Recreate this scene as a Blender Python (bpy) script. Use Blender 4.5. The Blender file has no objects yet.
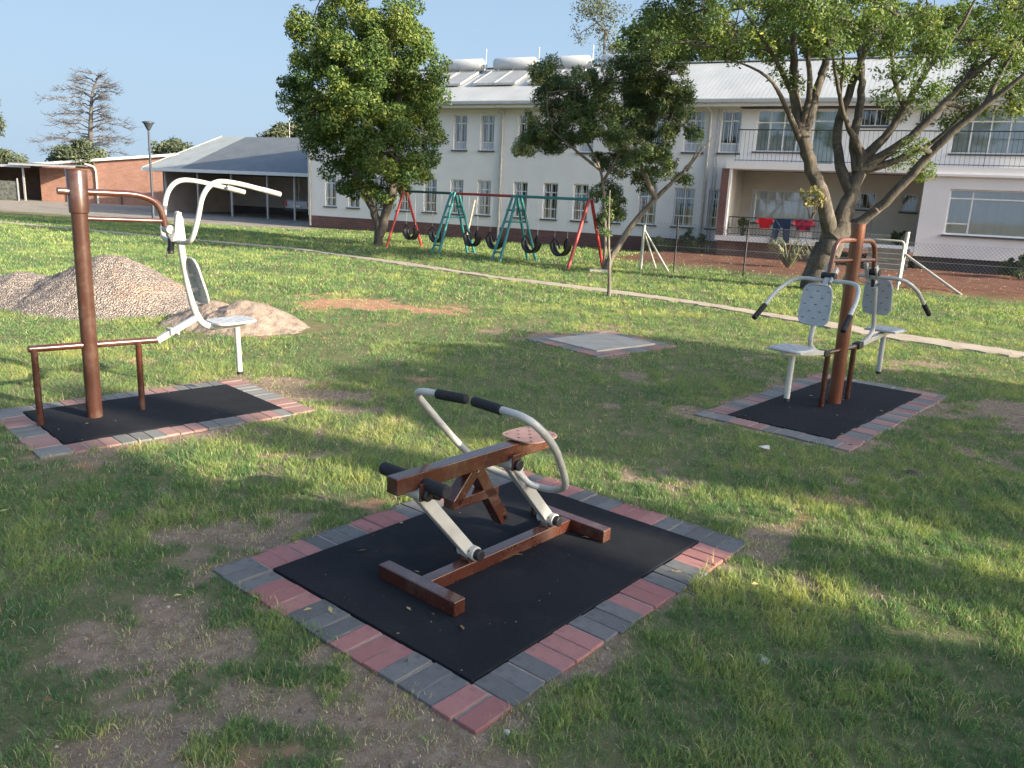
import bpy, bmesh, math, random
import numpy as np
from mathutils import Vector, Matrix
random.seed(7); rng = np.random.default_rng(11)
R = math.radians
scene = bpy.context.scene
COL = scene.collection

# ------------------------------------------------------------ camera
F_PX, TH, PH, CAM_H = 800.0, .2296, .0462, 1.70
_f = np.array([0, math.cos(TH), -math.sin(TH)]); _r = np.array([1., 0, 0]); _u = np.cross(_r, _f)
CR = math.cos(PH)*_r + math.sin(PH)*_u
CU = -math.sin(PH)*_r + math.cos(PH)*_u
cam_d = bpy.data.cameras.new('camera'); cam = bpy.data.objects.new('camera', cam_d); COL.objects.link(cam)
cam_d.sensor_fit = 'HORIZONTAL'; cam_d.sensor_width = 36; cam_d.lens = 36*F_PX/1024
cam_d.clip_start = .05; cam_d.clip_end = 2000
cam.matrix_world = Matrix(((CR[0], CU[0], -_f[0], 0), (CR[1], CU[1], -_f[1], 0), (CR[2], CU[2], -_f[2], CAM_H), (0, 0, 0, 1)))
scene.camera = cam

# ------------------------------------------------------------ light
SUN = Vector((.895, -.445, 0)).normalized(); EL = R(19)
sd = Vector((SUN.x*math.cos(EL), SUN.y*math.cos(EL), math.sin(EL)))
w = bpy.data.worlds.new('World'); scene.world = w; w.use_nodes = True
nt = w.node_tree; bg = nt.nodes['Background']
sky = nt.nodes.new('ShaderNodeTexSky'); sky.sky_type = 'NISHITA'; sky.sun_disc = False
sky.sun_elevation = EL; sky.sun_rotation = math.atan2(SUN.x, SUN.y)
sky.air_density = 1.0; sky.dust_density = 4.2; sky.ozone_density = 1.2
tn = nt.nodes.new('ShaderNodeMix'); tn.data_type = 'RGBA'; tn.blend_type = 'MULTIPLY'; tn.inputs[0].default_value = 1; tn.inputs[7].default_value = (.90, 1.0, 1.20, 1)
nt.links.new(sky.outputs[0], tn.inputs[6])
_tc = nt.nodes.new('ShaderNodeTexCoord'); _sx = nt.nodes.new('ShaderNodeSeparateXYZ'); nt.links.new(_tc.outputs['Generated'], _sx.inputs[0])
_gr = nt.nodes.new('ShaderNodeValToRGB'); _e = _gr.color_ramp.elements; _k = .90/(.15*1.93)
_e[0].position = 0; _e[0].color = (.51*_k/8, .68*_k/8, .86*_k/8, 1); _e[1].position = .75; _e[1].color = (.22*_k/8, .37*_k/8, .62*_k/8, 1)
_m = _e.new(.14); _m.color = (.455*_k/8, .635*_k/8, .83*_k/8, 1); _m = _e.new(.36); _m.color = (.35*_k/8, .52*_k/8, .75*_k/8, 1)
nt.links.new(_sx.outputs[2], _gr.inputs[0])
_sc = nt.nodes.new('ShaderNodeVectorMath'); _sc.operation = 'SCALE'; _sc.inputs['Scale'].default_value = 8; nt.links.new(_gr.outputs[0], _sc.inputs[0])
_dt = nt.nodes.new('ShaderNodeVectorMath'); _dt.operation = 'DOT_PRODUCT'; _dt.inputs[1].default_value = (SUN.x, SUN.y, 0); nt.links.new(_tc.outputs['Generated'], _dt.inputs[0])
_mr = nt.nodes.new('ShaderNodeMapRange'); _mr.inputs[1].default_value = .45; _mr.inputs[2].default_value = .05; _mr.inputs[3].default_value = 0; _mr.inputs[4].default_value = .92; _mr.interpolation_type = 'SMOOTHSTEP'; nt.links.new(_dt.outputs['Value'], _mr.inputs[0])
_mx = nt.nodes.new('ShaderNodeMix'); _mx.data_type = 'RGBA'; nt.links.new(_mr.outputs[0], _mx.inputs[0]); nt.links.new(tn.outputs[2], _mx.inputs[6]); nt.links.new(_sc.outputs[0], _mx.inputs[7]); nt.links.new(_mx.outputs[2], bg.inputs[0]); bg.inputs[1].default_value = .13
sl = bpy.data.lights.new('sun', 'SUN'); sun = bpy.data.objects.new('sun', sl); COL.objects.link(sun)
sl.energy = 5.0; sl.angle = R(.53); sl.color = (1, .87, .66)
sun.rotation_euler = sd.to_track_quat('Z', 'Y').to_euler(); sun.location = (20, -10, 20)
vs = scene.view_settings
vs.view_transform = 'Standard'; vs.look = 'None'; vs.gamma = 1; vs.use_curve_mapping = False
vs.exposure = 1.36
scene.cycles.max_bounces = 6; scene.cycles.transparent_max_bounces = 12
scene.cycles.diffuse_bounces = 3; scene.cycles.glossy_bounces = 3; scene.cycles.transmission_bounces = 4
scene.cycles.use_denoising = True

# ------------------------------------------------------------ helpers
def ray(px, py):
    return (px-512)/F_PX*CR + (384-py)/F_PX*CU + _f
def at(px, py, Y):                      # real point at forward distance Y seen at a pixel
    d = ray(px, py); t = Y/d[1]; return Vector((d[0]*t, Y, d[2]*t+CAM_H))
def gr(px, py, z=0):                    # point on the ground
    d = ray(px, py); t = (z-CAM_H)/d[2]; return Vector((d[0]*t, d[1]*t, z))

def tag(o, label=None, cat=None, group=None, kind=None):
    if label: o['label'] = label
    if cat: o['category'] = cat
    if group: o['group'] = group
    if kind: o['kind'] = kind
    return o
def empty(name, loc, rz=0, label=None, cat=None, group=None):
    o = bpy.data.objects.new(name, None); COL.objects.link(o); o.location = loc; o.rotation_euler = (0, 0, rz)
    o.empty_display_size = .1
    return tag(o, label, cat, group)
class MB:
    def __init__(s): s.v = []; s.f = []; s.sm = []; s.mi = []; s.cur = 0
    def add(s, vs_, fs, smooth=False):
        n = len(s.v); s.v += [tuple(v) for v in vs_]; s.f += [tuple(i+n for i in f) for f in fs]; s.sm += [smooth]*len(fs); s.mi += [s.cur]*len(fs); return s
    def box(s, c, size, rz=0, M=None):
        x, y, z = [k/2 for k in size]; P = [Vector((a*x, b*y, d*z)) for a in (-1, 1) for b in (-1, 1) for d in (-1, 1)]
        Q = Matrix.Rotation(rz, 3, 'Z') if M is None else M
        return s.add([Q@p+Vector(c) for p in P], [(0, 1, 3, 2), (4, 6, 7, 5), (0, 4, 5, 1), (2, 3, 7, 6), (0, 2, 6, 4), (1, 5, 7, 3)])
    def beam(s, a, b, wdt, hgt, up=(0, 0, 1)):   # box from a to b
        a = Vector(a); b = Vector(b); d = b-a; L = d.length; d.normalize(); side = d.cross(Vector(up))
        if side.length < 1e-4: side = d.cross(Vector((1, 0, 0)))
        side.normalize(); u = side.cross(d)
        M = Matrix((d, side, u)).transposed()
        return s.box((a+b)/2, (L, wdt, hgt), M=M)
    def tube(s, pts, r, n=10, closed=False, cap=True):
        pts = [Vector(p) for p in pts]; N = len(pts); rr = r if isinstance(r, (list, tuple)) else [r]*N
        V = []; prev = None
        for i in range(N):
            a = pts[(i-1) % N] if (closed or i > 0) else pts[i]; b = pts[(i+1) % N] if (closed or i < N-1) else pts[i]
            t = (b-a).normalized()
            if prev is None:
                x = t.cross(Vector((0, 0, 1)));
                if x.length < .05: x = t.cross(Vector((0, 1, 0)))
            else: x = prev - t*prev.dot(t)
            x.normalize(); prev = x; y = t.cross(x)
            for k in range(n):
                an = 2*math.pi*k/n; V.append(pts[i]+(x*math.cos(an)+y*math.sin(an))*rr[i])
        F = []
        for i in range(N if closed else N-1):
            j = (i+1) % N
            for k in range(n): F.append((i*n+k, i*n+(k+1) % n, j*n+(k+1) % n, j*n+k))
        if cap and not closed: F.append(tuple(range(n-1, -1, -1))); F.append(tuple((N-1)*n+k for k in range(n)))
        return s.add(V, F, True)
    def prism(s, poly, axis_fn, t0, t1):  # poly of 2D points; axis_fn(a,b,t)->3D
        n = len(poly); V = [axis_fn(a, b, t0) for a, b in poly]+[axis_fn(a, b, t1) for a, b in poly]
        F = [tuple(range(n-1, -1, -1)), tuple(range(n, 2*n))]+[(i, (i+1) % n, n+(i+1) % n, n+i) for i in range(n)]
        return s.add(V, F)
    def quad(s, *p): return s.add(p, [tuple(range(len(p)))])
    def disc(s, c, axis, r, t, n=16):
        c = Vector(c); a = Vector(axis).normalized(); return s.tube([c-a*t/2, c+a*t/2], r, n)
    def build(s, name, m, parent=None, bevel=0, seg=2, extra=None):
        me = bpy.data.meshes.new(name); me.from_pydata(s.v, [], s.f); 
        me.polygons.foreach_set('use_smooth', s.sm); me.polygons.foreach_set('material_index', s.mi)
        bm = bmesh.new(); bm.from_mesh(me); bmesh.ops.recalc_face_normals(bm, faces=bm.faces); bm.to_mesh(me); bm.free()
        o = bpy.data.objects.new(name, me); COL.objects.link(o); me.materials.append(m)
        if extra: me.materials.append(extra)
        if parent: o.parent = parent
        if any(s.sm): me.set_sharp_from_angle(angle=R(50))
        if bevel:
            b = o.modifiers.new('bevel', 'BEVEL'); b.width = bevel; b.segments = seg; b.limit_method = 'ANGLE'; b.angle_limit = R(40)
        return o
def smooth_path(pts, rad=.08, n=5):     # round the corners of a polyline
    pts = [Vector(p) for p in pts]; out = [pts[0]]
    for i in range(1, len(pts)-1):
        p, a, b = pts[i], pts[i-1], pts[i+1]
        r1 = min(rad, (a-p).length*.48); r2 = min(rad, (b-p).length*.48)
        s_ = p+(a-p).normalized()*r1; e = p+(b-p).normalized()*r2
        for k in range(n+1):
            t = k/n; out.append(s_*(1-t)**2+p*2*t*(1-t)+e*t*t)
    out.append(pts[-1]); return out
def npmesh(name, V, Fq, m, rnd=None, smooth=False, parent=None):
    me = bpy.data.meshes.new(name); nv = len(V); nf, k = Fq.shape
    me.vertices.add(nv); me.vertices.foreach_set('co', V.astype(np.float32).ravel())
    me.loops.add(nf*k); me.loops.foreach_set('vertex_index', Fq.astype(np.int32).ravel())
    me.polygons.add(nf); me.polygons.foreach_set('loop_start', np.arange(0, nf*k, k, dtype=np.int32))
    me.polygons.foreach_set('loop_total', np.full(nf, k, dtype=np.int32))
    me.polygons.foreach_set('use_smooth', np.full(nf, smooth, dtype=bool))
    me.update(calc_edges=True)
    if rnd is not None:
        for an, arr in rnd.items():
            a = me.attributes.new(an, 'FLOAT', 'POINT'); a.data.foreach_set('value', arr.astype(np.float32))
    o = bpy.data.objects.new(name, me); COL.objects.link(o); me.materials.append(m)
    if parent: o.parent = parent
    return o
def dup(root, loc=None, rz=None, parent=None):
    r = root.copy(); COL.objects.link(r)
    if loc is not None: r.location = loc
    if rz is not None: r.rotation_euler = (0, 0, rz)
    if parent: r.parent = parent
    for ch in list(root.children): dup(ch, parent=r)
    return r

# ------------------------------------------------------------ materials
class NT:
    def __init__(s, name):
        s.m = bpy.data.materials.new(name); s.m.use_nodes = True; s.t = s.m.node_tree; s.b = s.t.nodes['Principled BSDF']
    def n(s, ty, **k):
        o = s.t.nodes.new(ty)
        for a, v in k.items(): setattr(o, a, v)
        return o
    def l(s, a, b): s.t.links.new(a, b)
    def coord(s, scale=(1, 1, 1), out='Object'):
        tc = s.n('ShaderNodeTexCoord'); mp = s.n('ShaderNodeMapping'); s.l(tc.outputs[out], mp.inputs[0]); mp.inputs['Scale'].default_value = scale; return mp.outputs[0]
    def noise(s, co, scale, det=5, rough=.6):
        t = s.n('ShaderNodeTexNoise'); t.inputs['Scale'].default_value = scale; t.inputs['Detail'].default_value = det; t.inputs['Roughness'].default_value = rough
        s.l(co, t.inputs['Vector']); return t.outputs['Fac']
    def ramp(s, fac, stops):
        r = s.n('ShaderNodeValToRGB'); e = r.color_ramp.elements
        while len(e) < len(stops): e.new(.5)
        for el, (p, c) in zip(e, stops): el.position = p; el.color = (*c, 1) if len(c) == 3 else c
        s.l(fac, r.inputs[0]); return r.outputs[0]
    def mix(s, fac, a, b, mode='MIX'):
        m = s.n('ShaderNodeMix', data_type='RGBA', blend_type=mode)
        for sock, v in ((m.inputs[0], fac), (m.inputs[6], a), (m.inputs[7], b)):
            if hasattr(v, 'is_linked'): s.l(v, sock)
            elif isinstance(v, (int, float)): sock.default_value = v
            else: sock.default_value = (*v, 1)
        return m.outputs[2]
    def bump(s, h, strength=.3, dist=.01):
        b = s.n('ShaderNodeBump'); b.inputs['Strength'].default_value = strength; b.inputs['Distance'].default_value = dist
        s.l(h, b.inputs['Height']); s.l(b.outputs[0], s.b.inputs['Normal'])
    def col(s, c): s.l(c, s.b.inputs['Base Color'])
    def set(s, **k):
        for a, v in k.items(): s.b.inputs[a.replace('_', ' ')].default_value = v
def pmat(name, c1, c2, scale=4, rough=.6, bstr=.2, bdist=.005, bscale=None, metal=0, det=6, lo=.3, hi=.7, stretch=(1, 1, 1), coat=0, wear=None):
    M = NT(name); co = M.coord(stretch); f = M.noise(co, scale, det); cc_ = M.ramp(f, [(lo, c1), (hi, c2)])
    if wear:
        wn = M.ramp(M.noise(co, 38, 7, .75), [(.63, (0, 0, 0)), (.68, (1, 1, 1))]); cc_ = M.mix(wn, cc_, wear); dn = M.ramp(M.noise(co, 5, 6, .7), [(.5, (0, 0, 0)), (.75, (.35, .35, .35))]); cc_ = M.mix(dn, cc_, (.20, .17, .14))
    M.col(cc_)
    M.set(Roughness=rough, Metallic=metal)
    if coat: M.b.inputs['Coat Weight'].default_value = coat
    if bstr: M.bump(M.noise(co, bscale or scale*4, 4), bstr, bdist)
    return M.m
WHITE_PAINT = pmat('white_paint', (.43, .42, .38), (.54, .53, .48), 6, .38, .05, .002, wear=(.36, .32, .26))
BROWN_PAINT = pmat('brown_paint', (.052, .016, .010), (.078, .024, .014), 9, .27, .10, .002, 30, coat=.5, wear=(.16, .10, .075))
ORANGE_PAINT = pmat('brown_orange_paint', (.135, .042, .020), (.175, .056, .027), 5, .30, .1, .002, 30, coat=.3, wear=(.24, .15, .10))
POLE_PAINT = pmat('reddish_brown_pole_paint', (.050, .021, .015), (.070, .029, .020), 5, .28, .1, .002, 30, coat=.3, wear=(.18, .12, .09))
BLACK_FOAM = pmat('black_foam', (.012, .012, .013), (.025, .025, .027), 60, .85, .4, .002, 200)
BLACK_PLASTIC = pmat('black_plastic', (.010, .010, .011), (.02, .02, .022), 30, .45, 0)
GREY_PLATE = pmat('grey_painted_plate', (.40, .41, .41), (.50, .51, .51), 12, .42, .1, .001, 60)
PINK_PLATE = pmat('worn_brown_seat', (.24, .13, .105), (.34, .21, .175), 14, .35, .1, .001, 60)
STEEL = pmat('galvanised_steel', (.42, .43, .44), (.58, .59, .6), 8, .4, .1, .001, 40, metal=.5)
RUBBER = None
def rubber():
    M = NT('rubber_mat'); co = M.coord(); n1 = M.noise(co, 1.7, 5); n2 = M.noise(co, 260, 2)
    c = M.mix(M.ramp(n1, [(.35, (0, 0, 0)), (.75, (1, 1, 1))]), (.0055, .0068, .0105), (.0130, .0150, .0195))
    sp = M.ramp(M.noise(co, 300, 1), [(.64, (0, 0, 0)), (.74, (1, 1, 1))]); c = M.mix(sp, c, (.055, .057, .065)); du = M.ramp(M.noise(co, 3.1, 7, .75), [(.52, (0, 0, 0)), (.80, (.28, .28, .28))]); c = M.mix(du, c, (.07, .062, .055)); M.col(c)
    M.set(Roughness=.92); M.b.inputs['Specular IOR Level'].default_value = .25; M.bump(n2, .8, .003); return M.m
RUBBER = rubber()
def paver(name, c1, c2, c3):
    M = NT(name); co = M.coord(); oi = M.n('ShaderNodeObjectInfo')
    base = M.ramp(oi.outputs['Random'], [(0, c1), (1, c2)])
    n = M.noise(co, 25, 6); c = M.mix(M.ramp(n, [(.45, (0, 0, 0)), (.8, (.8, .8, .8))]), base, c3)
    dust = M.ramp(M.noise(M.coord(out='Object'), 3.2, 5), [(.52, (0, 0, 0)), (.75, (.55, .55, .55))]); c = M.mix(dust, c, (.30, .26, .22))
    M.col(c); M.set(Roughness=.9); M.bump(M.noise(co, 160, 3), .6, .003); return M.m
PAV_RED = paver('red_paver', (.28, .115, .105), (.36, .17, .15), (.22, .10, .09))
PAV_GREY = paver('charcoal_paver', (.105, .106, .102), (.155, .155, .148), (.07, .072, .07))
def leafmat(name, stops, rough=.5, trans=.35, tint=(.9, 1, .35)):
    M = NT(name); a = M.n('ShaderNodeAttribute', attribute_name='rnd'); c = M.ramp(a.outputs['Fac'], stops); M.col(c)
    M.set(Roughness=rough); M.b.inputs['Specular IOR Level'].default_value = .35
    tr = M.n('ShaderNodeBsdfTranslucent'); mc = M.mix(1.0, c, tint, 'MULTIPLY'); M.l(mc, tr.inputs[0])
    # brighter transmission, darker reflection as in real leaves
    ms = M.n('ShaderNodeMixShader'); ms.inputs[0].default_value = trans
    M.l(M.b.outputs[0], ms.inputs[1]); M.l(tr.outputs[0], ms.inputs[2])
    M.l(ms.outputs[0], M.t.nodes['Material Output'].inputs[0]); return M.m
def barkmat(name, c1, c2, sc=14):
    M = NT(name); co = M.coord((1, 1, .25)); n = M.noise(co, sc, 8, .7); c = M.ramp(n, [(.3, c1), (.7, c2)])
    p = M.ramp(M.noise(M.coord(), 3, 4), [(.5, (0, 0, 0)), (.7, (.5, .5, .5))]); c = M.mix(p, c, (.24, .215, .175))
    M.col(c); M.set(Roughness=.95); M.bump(n, .9, .03); return M.m

# ------------------------------------------------------------ ground masks
def _hash(ix, iy, s):
    h = (ix*374761393 + iy*668265263 + s*1274126177) & 0x7fffffff
    h = ((h ^ (h >> 13))*1274126177) & 0x7fffffff
    return ((h ^ (h >> 16)) & 0xffff)/65535.
def vnoise(x, y, s=0):
    ix = np.floor(x).astype(np.int64); iy = np.floor(y).astype(np.int64); fx = x-ix; fy = y-iy
    fx = fx*fx*(3-2*fx); fy = fy*fy*(3-2*fy)
    a = _hash(ix, iy, s); b = _hash(ix+1, iy, s); c = _hash(ix, iy+1, s); d = _hash(ix+1, iy+1, s)
    return (a*(1-fx)+b*fx)*(1-fy)+(c*(1-fx)+d*fx)*fy
def fbm(x, y, s=0, o=4):
    r = 0; a = .5; 
    for i in range(o): r = r+a*vnoise(x*2**i, y*2**i, s+i*17); a *= .5
    return r/(1-.5**o)
def sst(x, a, b): t = np.clip((x-a)/(b-a), 0, 1); return t*t*(3-2*t)
# pads: near corner B, long axis direction, length, width (to the left of the axis)
def unit(a): a = np.array(a, float); return a/np.linalg.norm(a)
PADS = dict(
    near=dict(B=(-.094, 2.528), d=unit((1.093, 1.312)), L=1.71, W=1.235),
    left=dict(B=(-2.879, 4.923), d=unit((.705, .709)), L=1.55, W=.95),
    right=dict(B=(2.456, 5.862), d=unit((.665, .747)), L=2.28, W=.88),
    slab=dict(B=(.958, 9.034), d=unit((.76, .65)), L=1.03, W=.86))
def padco(p, x, y):
    dx = x-p['B'][0]; dy = y-p['B'][1]; d = p['d']; return dx*d[0]+dy*d[1], -dx*d[1]+dy*d[0]
def padsd(p, x, y, m=.19):   # signed distance outside the paver border
    u, v = padco(p, x, y); qx = np.abs(u-p['L']/2)-p['L']/2-m; qy = np.abs(v-p['W']/2)-p['W']/2-m
    return np.hypot(np.maximum(qx, 0), np.maximum(qy, 0))+np.minimum(np.maximum(qx, qy), 0)
PATH_UP = [(-30, 33.5), (-18, 28.6), (-9.9, 24.4), (-6.3, 22.7), (-2.9, 19.6), (-.36, 17.1), (1.6, 15.6), (3.2, 14.2), (4.5, 12.6), (5.45, 11.25), (6.6, 10.2), (9, 8.2), (13, 5)]
pu = np.array(PATH_UP)
def pathd(x, y):
    best = np.full(np.shape(x), 1e9)
    for a, b in zip(pu[:-1], pu[1:]):
        d = b-a; t = np.clip(((x-a[0])*d[0]+(y-a[1])*d[1])/(d@d), 0, 1)
        best = np.minimum(best, np.hypot(x-a[0]-t*d[0], y-a[1]-t*d[1]))
    return best
BLOBS = [  # x, y, radius_x, radius_y, strength   (bare soil)
    (-1.30, 2.75, .42, .42, .95), (-.80, 2.32, .38, .30, .9), (-.30, 2.15, .35, .22, 1.), (-.95, 2.0, .4, .3, .8), (-.55, 2.62, .3, .22, 1.),
    (-1.45, 3.6, .35, .35, .85), (-1.1, 3.95, .42, .3, .8), (-1.75, 3.2, .4, .3, .5), (1.35, 3.85, .26, .3, 1.0), (1.32, 3.5, .2, .16, .7),
    (.65, 4.75, .5, .22, .8), (1.45, 6.75, .45, .5, 1.0), (1.8, 7.6, .6, .7, .55), (4.5, 6.8, .8, .9, 1.0), (4.3, 7.8, .6, .6, .5), (2.75, 5.13, .16, .1, 1.), (3.4, 5.9, .6, .3, .35),
    (-1.6, 6.5, .5, .22, 1.), (-1.25, 6.1, .35, .2, .8), (-2.1, 6.95, .4, .2, .6), (.2, 9.9, .5, .5, .6), (1.9, 9.9, .45, .3, .6), (-3.7, 5.1, .3, .2, .5), (.9, 2.3, .25, .15, .45), (.35, 2.05, .2, .15, .6),
    (-1.0, 6.4, .4, .3, .3), (3.6, 9.3, .8, .5, .4), (.4, 3.0, .1, .1, .3)]
RED = [(-2.4, 12.2, .95, .9, 1.25), (-1.4, 12.0, .8, .7, 1.1), (-3.1, 12.7, .7, .7, .8), (-.7, 11.7, .5, .4, .6)]
def blobs(B, x, y):
    r = np.zeros(np.shape(x))
    for bx, by, rx, ry, s_ in B: r = np.maximum(r, s_*np.exp(-(((x-bx)/rx)**2+((y-by)/ry)**2)*.8))
    return r
FE = (.9047, -.4259); FN = (.4259, .9047); FB = (-.611, 31.801)   # facade axes and origin
def facs(x, y): return (x-FB[0])*FE[0]+(y-FB[1])*FE[1], (x-FB[0])*FN[0]+(y-FB[1])*FN[1]
def redbank(x, y):   # red soil strip in front of the right-hand part of the building
    s_, d = facs(x, y); n = fbm(x*.8, y*.8, 5)
    return sst(s_, 5.3, 7.2)*sst(d, -8.2+1.2*(n-.5)+np.clip(14-s_, -3, 8)*.30, -7.4+1.2*(n-.5)+np.clip(14-s_, -3, 8)*.30)
def dirt(x, y):
    n = fbm(x*2.6, y*2.6, 3, 5); n2 = fbm(x*.55, y*.55, 9, 3); n3 = fbm(x*9, y*9, 21, 3)
    v = blobs(BLOBS, x, y)*1.15
    for k, p in PADS.items():
        sd_ = padsd(p, x, y); v = np.maximum(v, (.85 if k != 'slab' else .7)*np.exp(-(np.maximum(sd_, 0)/.13)**2))
    v = v+.30*sst(n2, .52, .75)
    r = sst(v*.78+(n-.5)*1.9+(n3-.5)*1.1, .50, .84)
    return np.clip(r, 0, 1)
def redd(x, y):
    n = fbm(x*2.4, y*2.4, 31, 5); n2 = fbm(x*7, y*7, 37, 4)
    return np.clip(sst(blobs(RED, x, y)*.85+(n-.5)*1.9+(n2-.5)*1.2, .45, .95), 0, 1)
def roadm(x, y):   # gravelled drive in front of the carport
    s_, d = facs(x, y); n = fbm(x*.6, y*.6, 41)
    return sst(y+.36*x+(n-.5)*1.2, 29.3, 30.0)*sst(-(x+8.2+(n-.5)*1.), 0, 1.2)
def hgt(x, y):
    h = .05*(fbm(x*.35, y*.35, 51, 3)-.5)+.018*(fbm(x*3, y*3, 61, 3)-.5)
    sd_ = np.minimum.reduce([padsd(p, x, y) for p in PADS.values()])
    h = h*sst(sd_, 0.02, .9)*sst(np.abs(pathd(x, y)), .3, 1.2)
    s_, d = facs(x, y)
    h = h + redbank(x, y)*(.10+.12*(fbm(x, y, 71)-.4))
    far = sst(np.hypot(x, y-20), 60, 300)
    return h*(1-far)-far*.2

# ------------------------------------------------------------ ground sheet
def axis(brk):
    out = []
    for a, b, st in brk: out += list(np.arange(a, b, st))
    return np.array(out+[brk[-1][1]])
gx = axis([(-600, -100, 60), (-100, -30, 8), (-30, -10, .6), (-10, -4, .15), (-4, 5, .045), (5, 10, .15), (10, 32, .6), (32, 100, 8), (100, 600, 60)])
gy = axis([(-300, -20, 40), (-20, 0, 2), (0, 1.2, .2), (1.2, 7.5, .045), (7.5, 14, .12), (14, 40, .35), (40, 90, 3), (90, 900, 60)])
GX, GY = np.meshgrid(gx, gy); nx, ny = len(gx), len(gy)
V = np.stack([GX, GY, hgt(GX, GY)], -1).reshape(-1, 3)
ii = np.arange(nx-1)[None, :]+np.arange(ny-1)[:, None]*nx; ii = ii.ravel()
FQ = np.stack([ii, ii+1, ii+1+nx, ii+nx], 1)
def groundmat():
    M = NT('lawn_soil'); co = M.coord()
    def att(n): return M.n('ShaderNodeAttribute', attribute_name=n).outputs['Fac']
    g1 = M.noise(co, .55, 4); g2 = M.noise(co, 9, 6, .7); g3 = M.noise(co, 150, 6, .85)
    base = M.ramp(g1, [(.3, (.10, .125, .050)), (.55, (.145, .16, .062)), (.75, (.20, .19, .085))])
    base = M.mix(M.ramp(g2, [(.35, (0, 0, 0)), (.7, (.9, .9, .9))]), base, (.23, .20, .12))
    base = M.mix(M.ramp(g3, [(.45, (0, 0, 0)), (.75, (.7, .7, .7))]), base, (.052, .058, .030))
    soil = M.ramp(M.noise(co, 14, 8, .75), [(.3, (.155, .108, .075)), (.5, (.25, .185, .13)), (.72, (.37, .295, .225))])
    spk = M.ramp(M.noise(co, 130, 2), [(.60, (0, 0, 0)), (.70, (1, 1, 1))]); soil = M.mix(spk, soil, (.36, .32, .28))
    redc = M.ramp(M.noise(co, 5, 7, .7), [(.3, (.30, .15, .09)), (.7, (.46, .27, .18))])
    bank = M.ramp(M.noise(co, 2, 7, .7), [(.3, (.115, .05, .035)), (.7, (.20, .10, .07))])
    road = M.ramp(M.noise(co, 1.2, 8, .7), [(.3, (.21, .185, .155)), (.7, (.33, .295, .25))])
    c = M.mix(att('dirt'), base, soil); c = M.mix(att('red'), c, redc); c = M.mix(att('bank'), c, bank); c = M.mix(att('road'), c, road)
    M.col(c); M.set(Roughness=1.0); M.b.inputs['Specular IOR Level'].default_value = .1
    hh = M.mix(.5, M.noise(co, 40, 6, .75), M.noise(co, 8, 4)); M.bump(hh, .9, .03); return M.m
X, Y = V[:, 0], V[:, 1]
ground = npmesh('ground', V, FQ, groundmat(), dict(dirt=dirt(X, Y), red=redd(X, Y), bank=redbank(X, Y), road=roadm(X, Y)), smooth=True)
tag(ground, kind='structure')

# path strip
pm = pmat('sandy_path', (.29, .235, .18), (.43, .365, .29), 3, .95, .5, .01, 20)
def strip(name, pts, w_fn, z, th, m, step=.25):
    P = []; 
    for a, b in zip(pts[:-1], pts[1:]):
        a = np.array(a); b = np.array(b); n = max(1, int(np.linalg.norm(b-a)/step))
        for k in range(n): P.append(a+(b-a)*k/n)
    P.append(np.array(pts[-1])); P = np.array(P)
    for _ in range(3): P[1:-1] = (P[:-2]+P[2:]+2*P[1:-1])/4
    T = np.gradient(P, axis=0); T /= np.linalg.norm(T, axis=1)[:, None]; N = np.stack([-T[:, 1], T[:, 0]], 1)
    mb = MB(); vs_ = []; k = len(P)
    for i in range(k):
        wl, wr = w_fn(i); a = P[i]+N[i]*wl; b = P[i]-N[i]*wr
        vs_ += [(a[0], a[1], z-th), (a[0], a[1], z), (b[0], b[1], z), (b[0], b[1], z-th)]
    fs = [(i*4+j, i*4+j+1, (i+1)*4+j+1, (i+1)*4+j) for i in range(k-1) for j in range(3)]
    return mb.add(vs_, fs).build(name, m)
def PW(i): return .12+.10*min(1, max(0, (i-230)/180))+.05*math.sin(i*.13)
po = strip('path', PATH_UP, lambda i: (PW(i)+.11*random.random(), PW(i)+.11*random.random()), .022, .09, pm, .12); tag(po, kind='structure')

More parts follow.
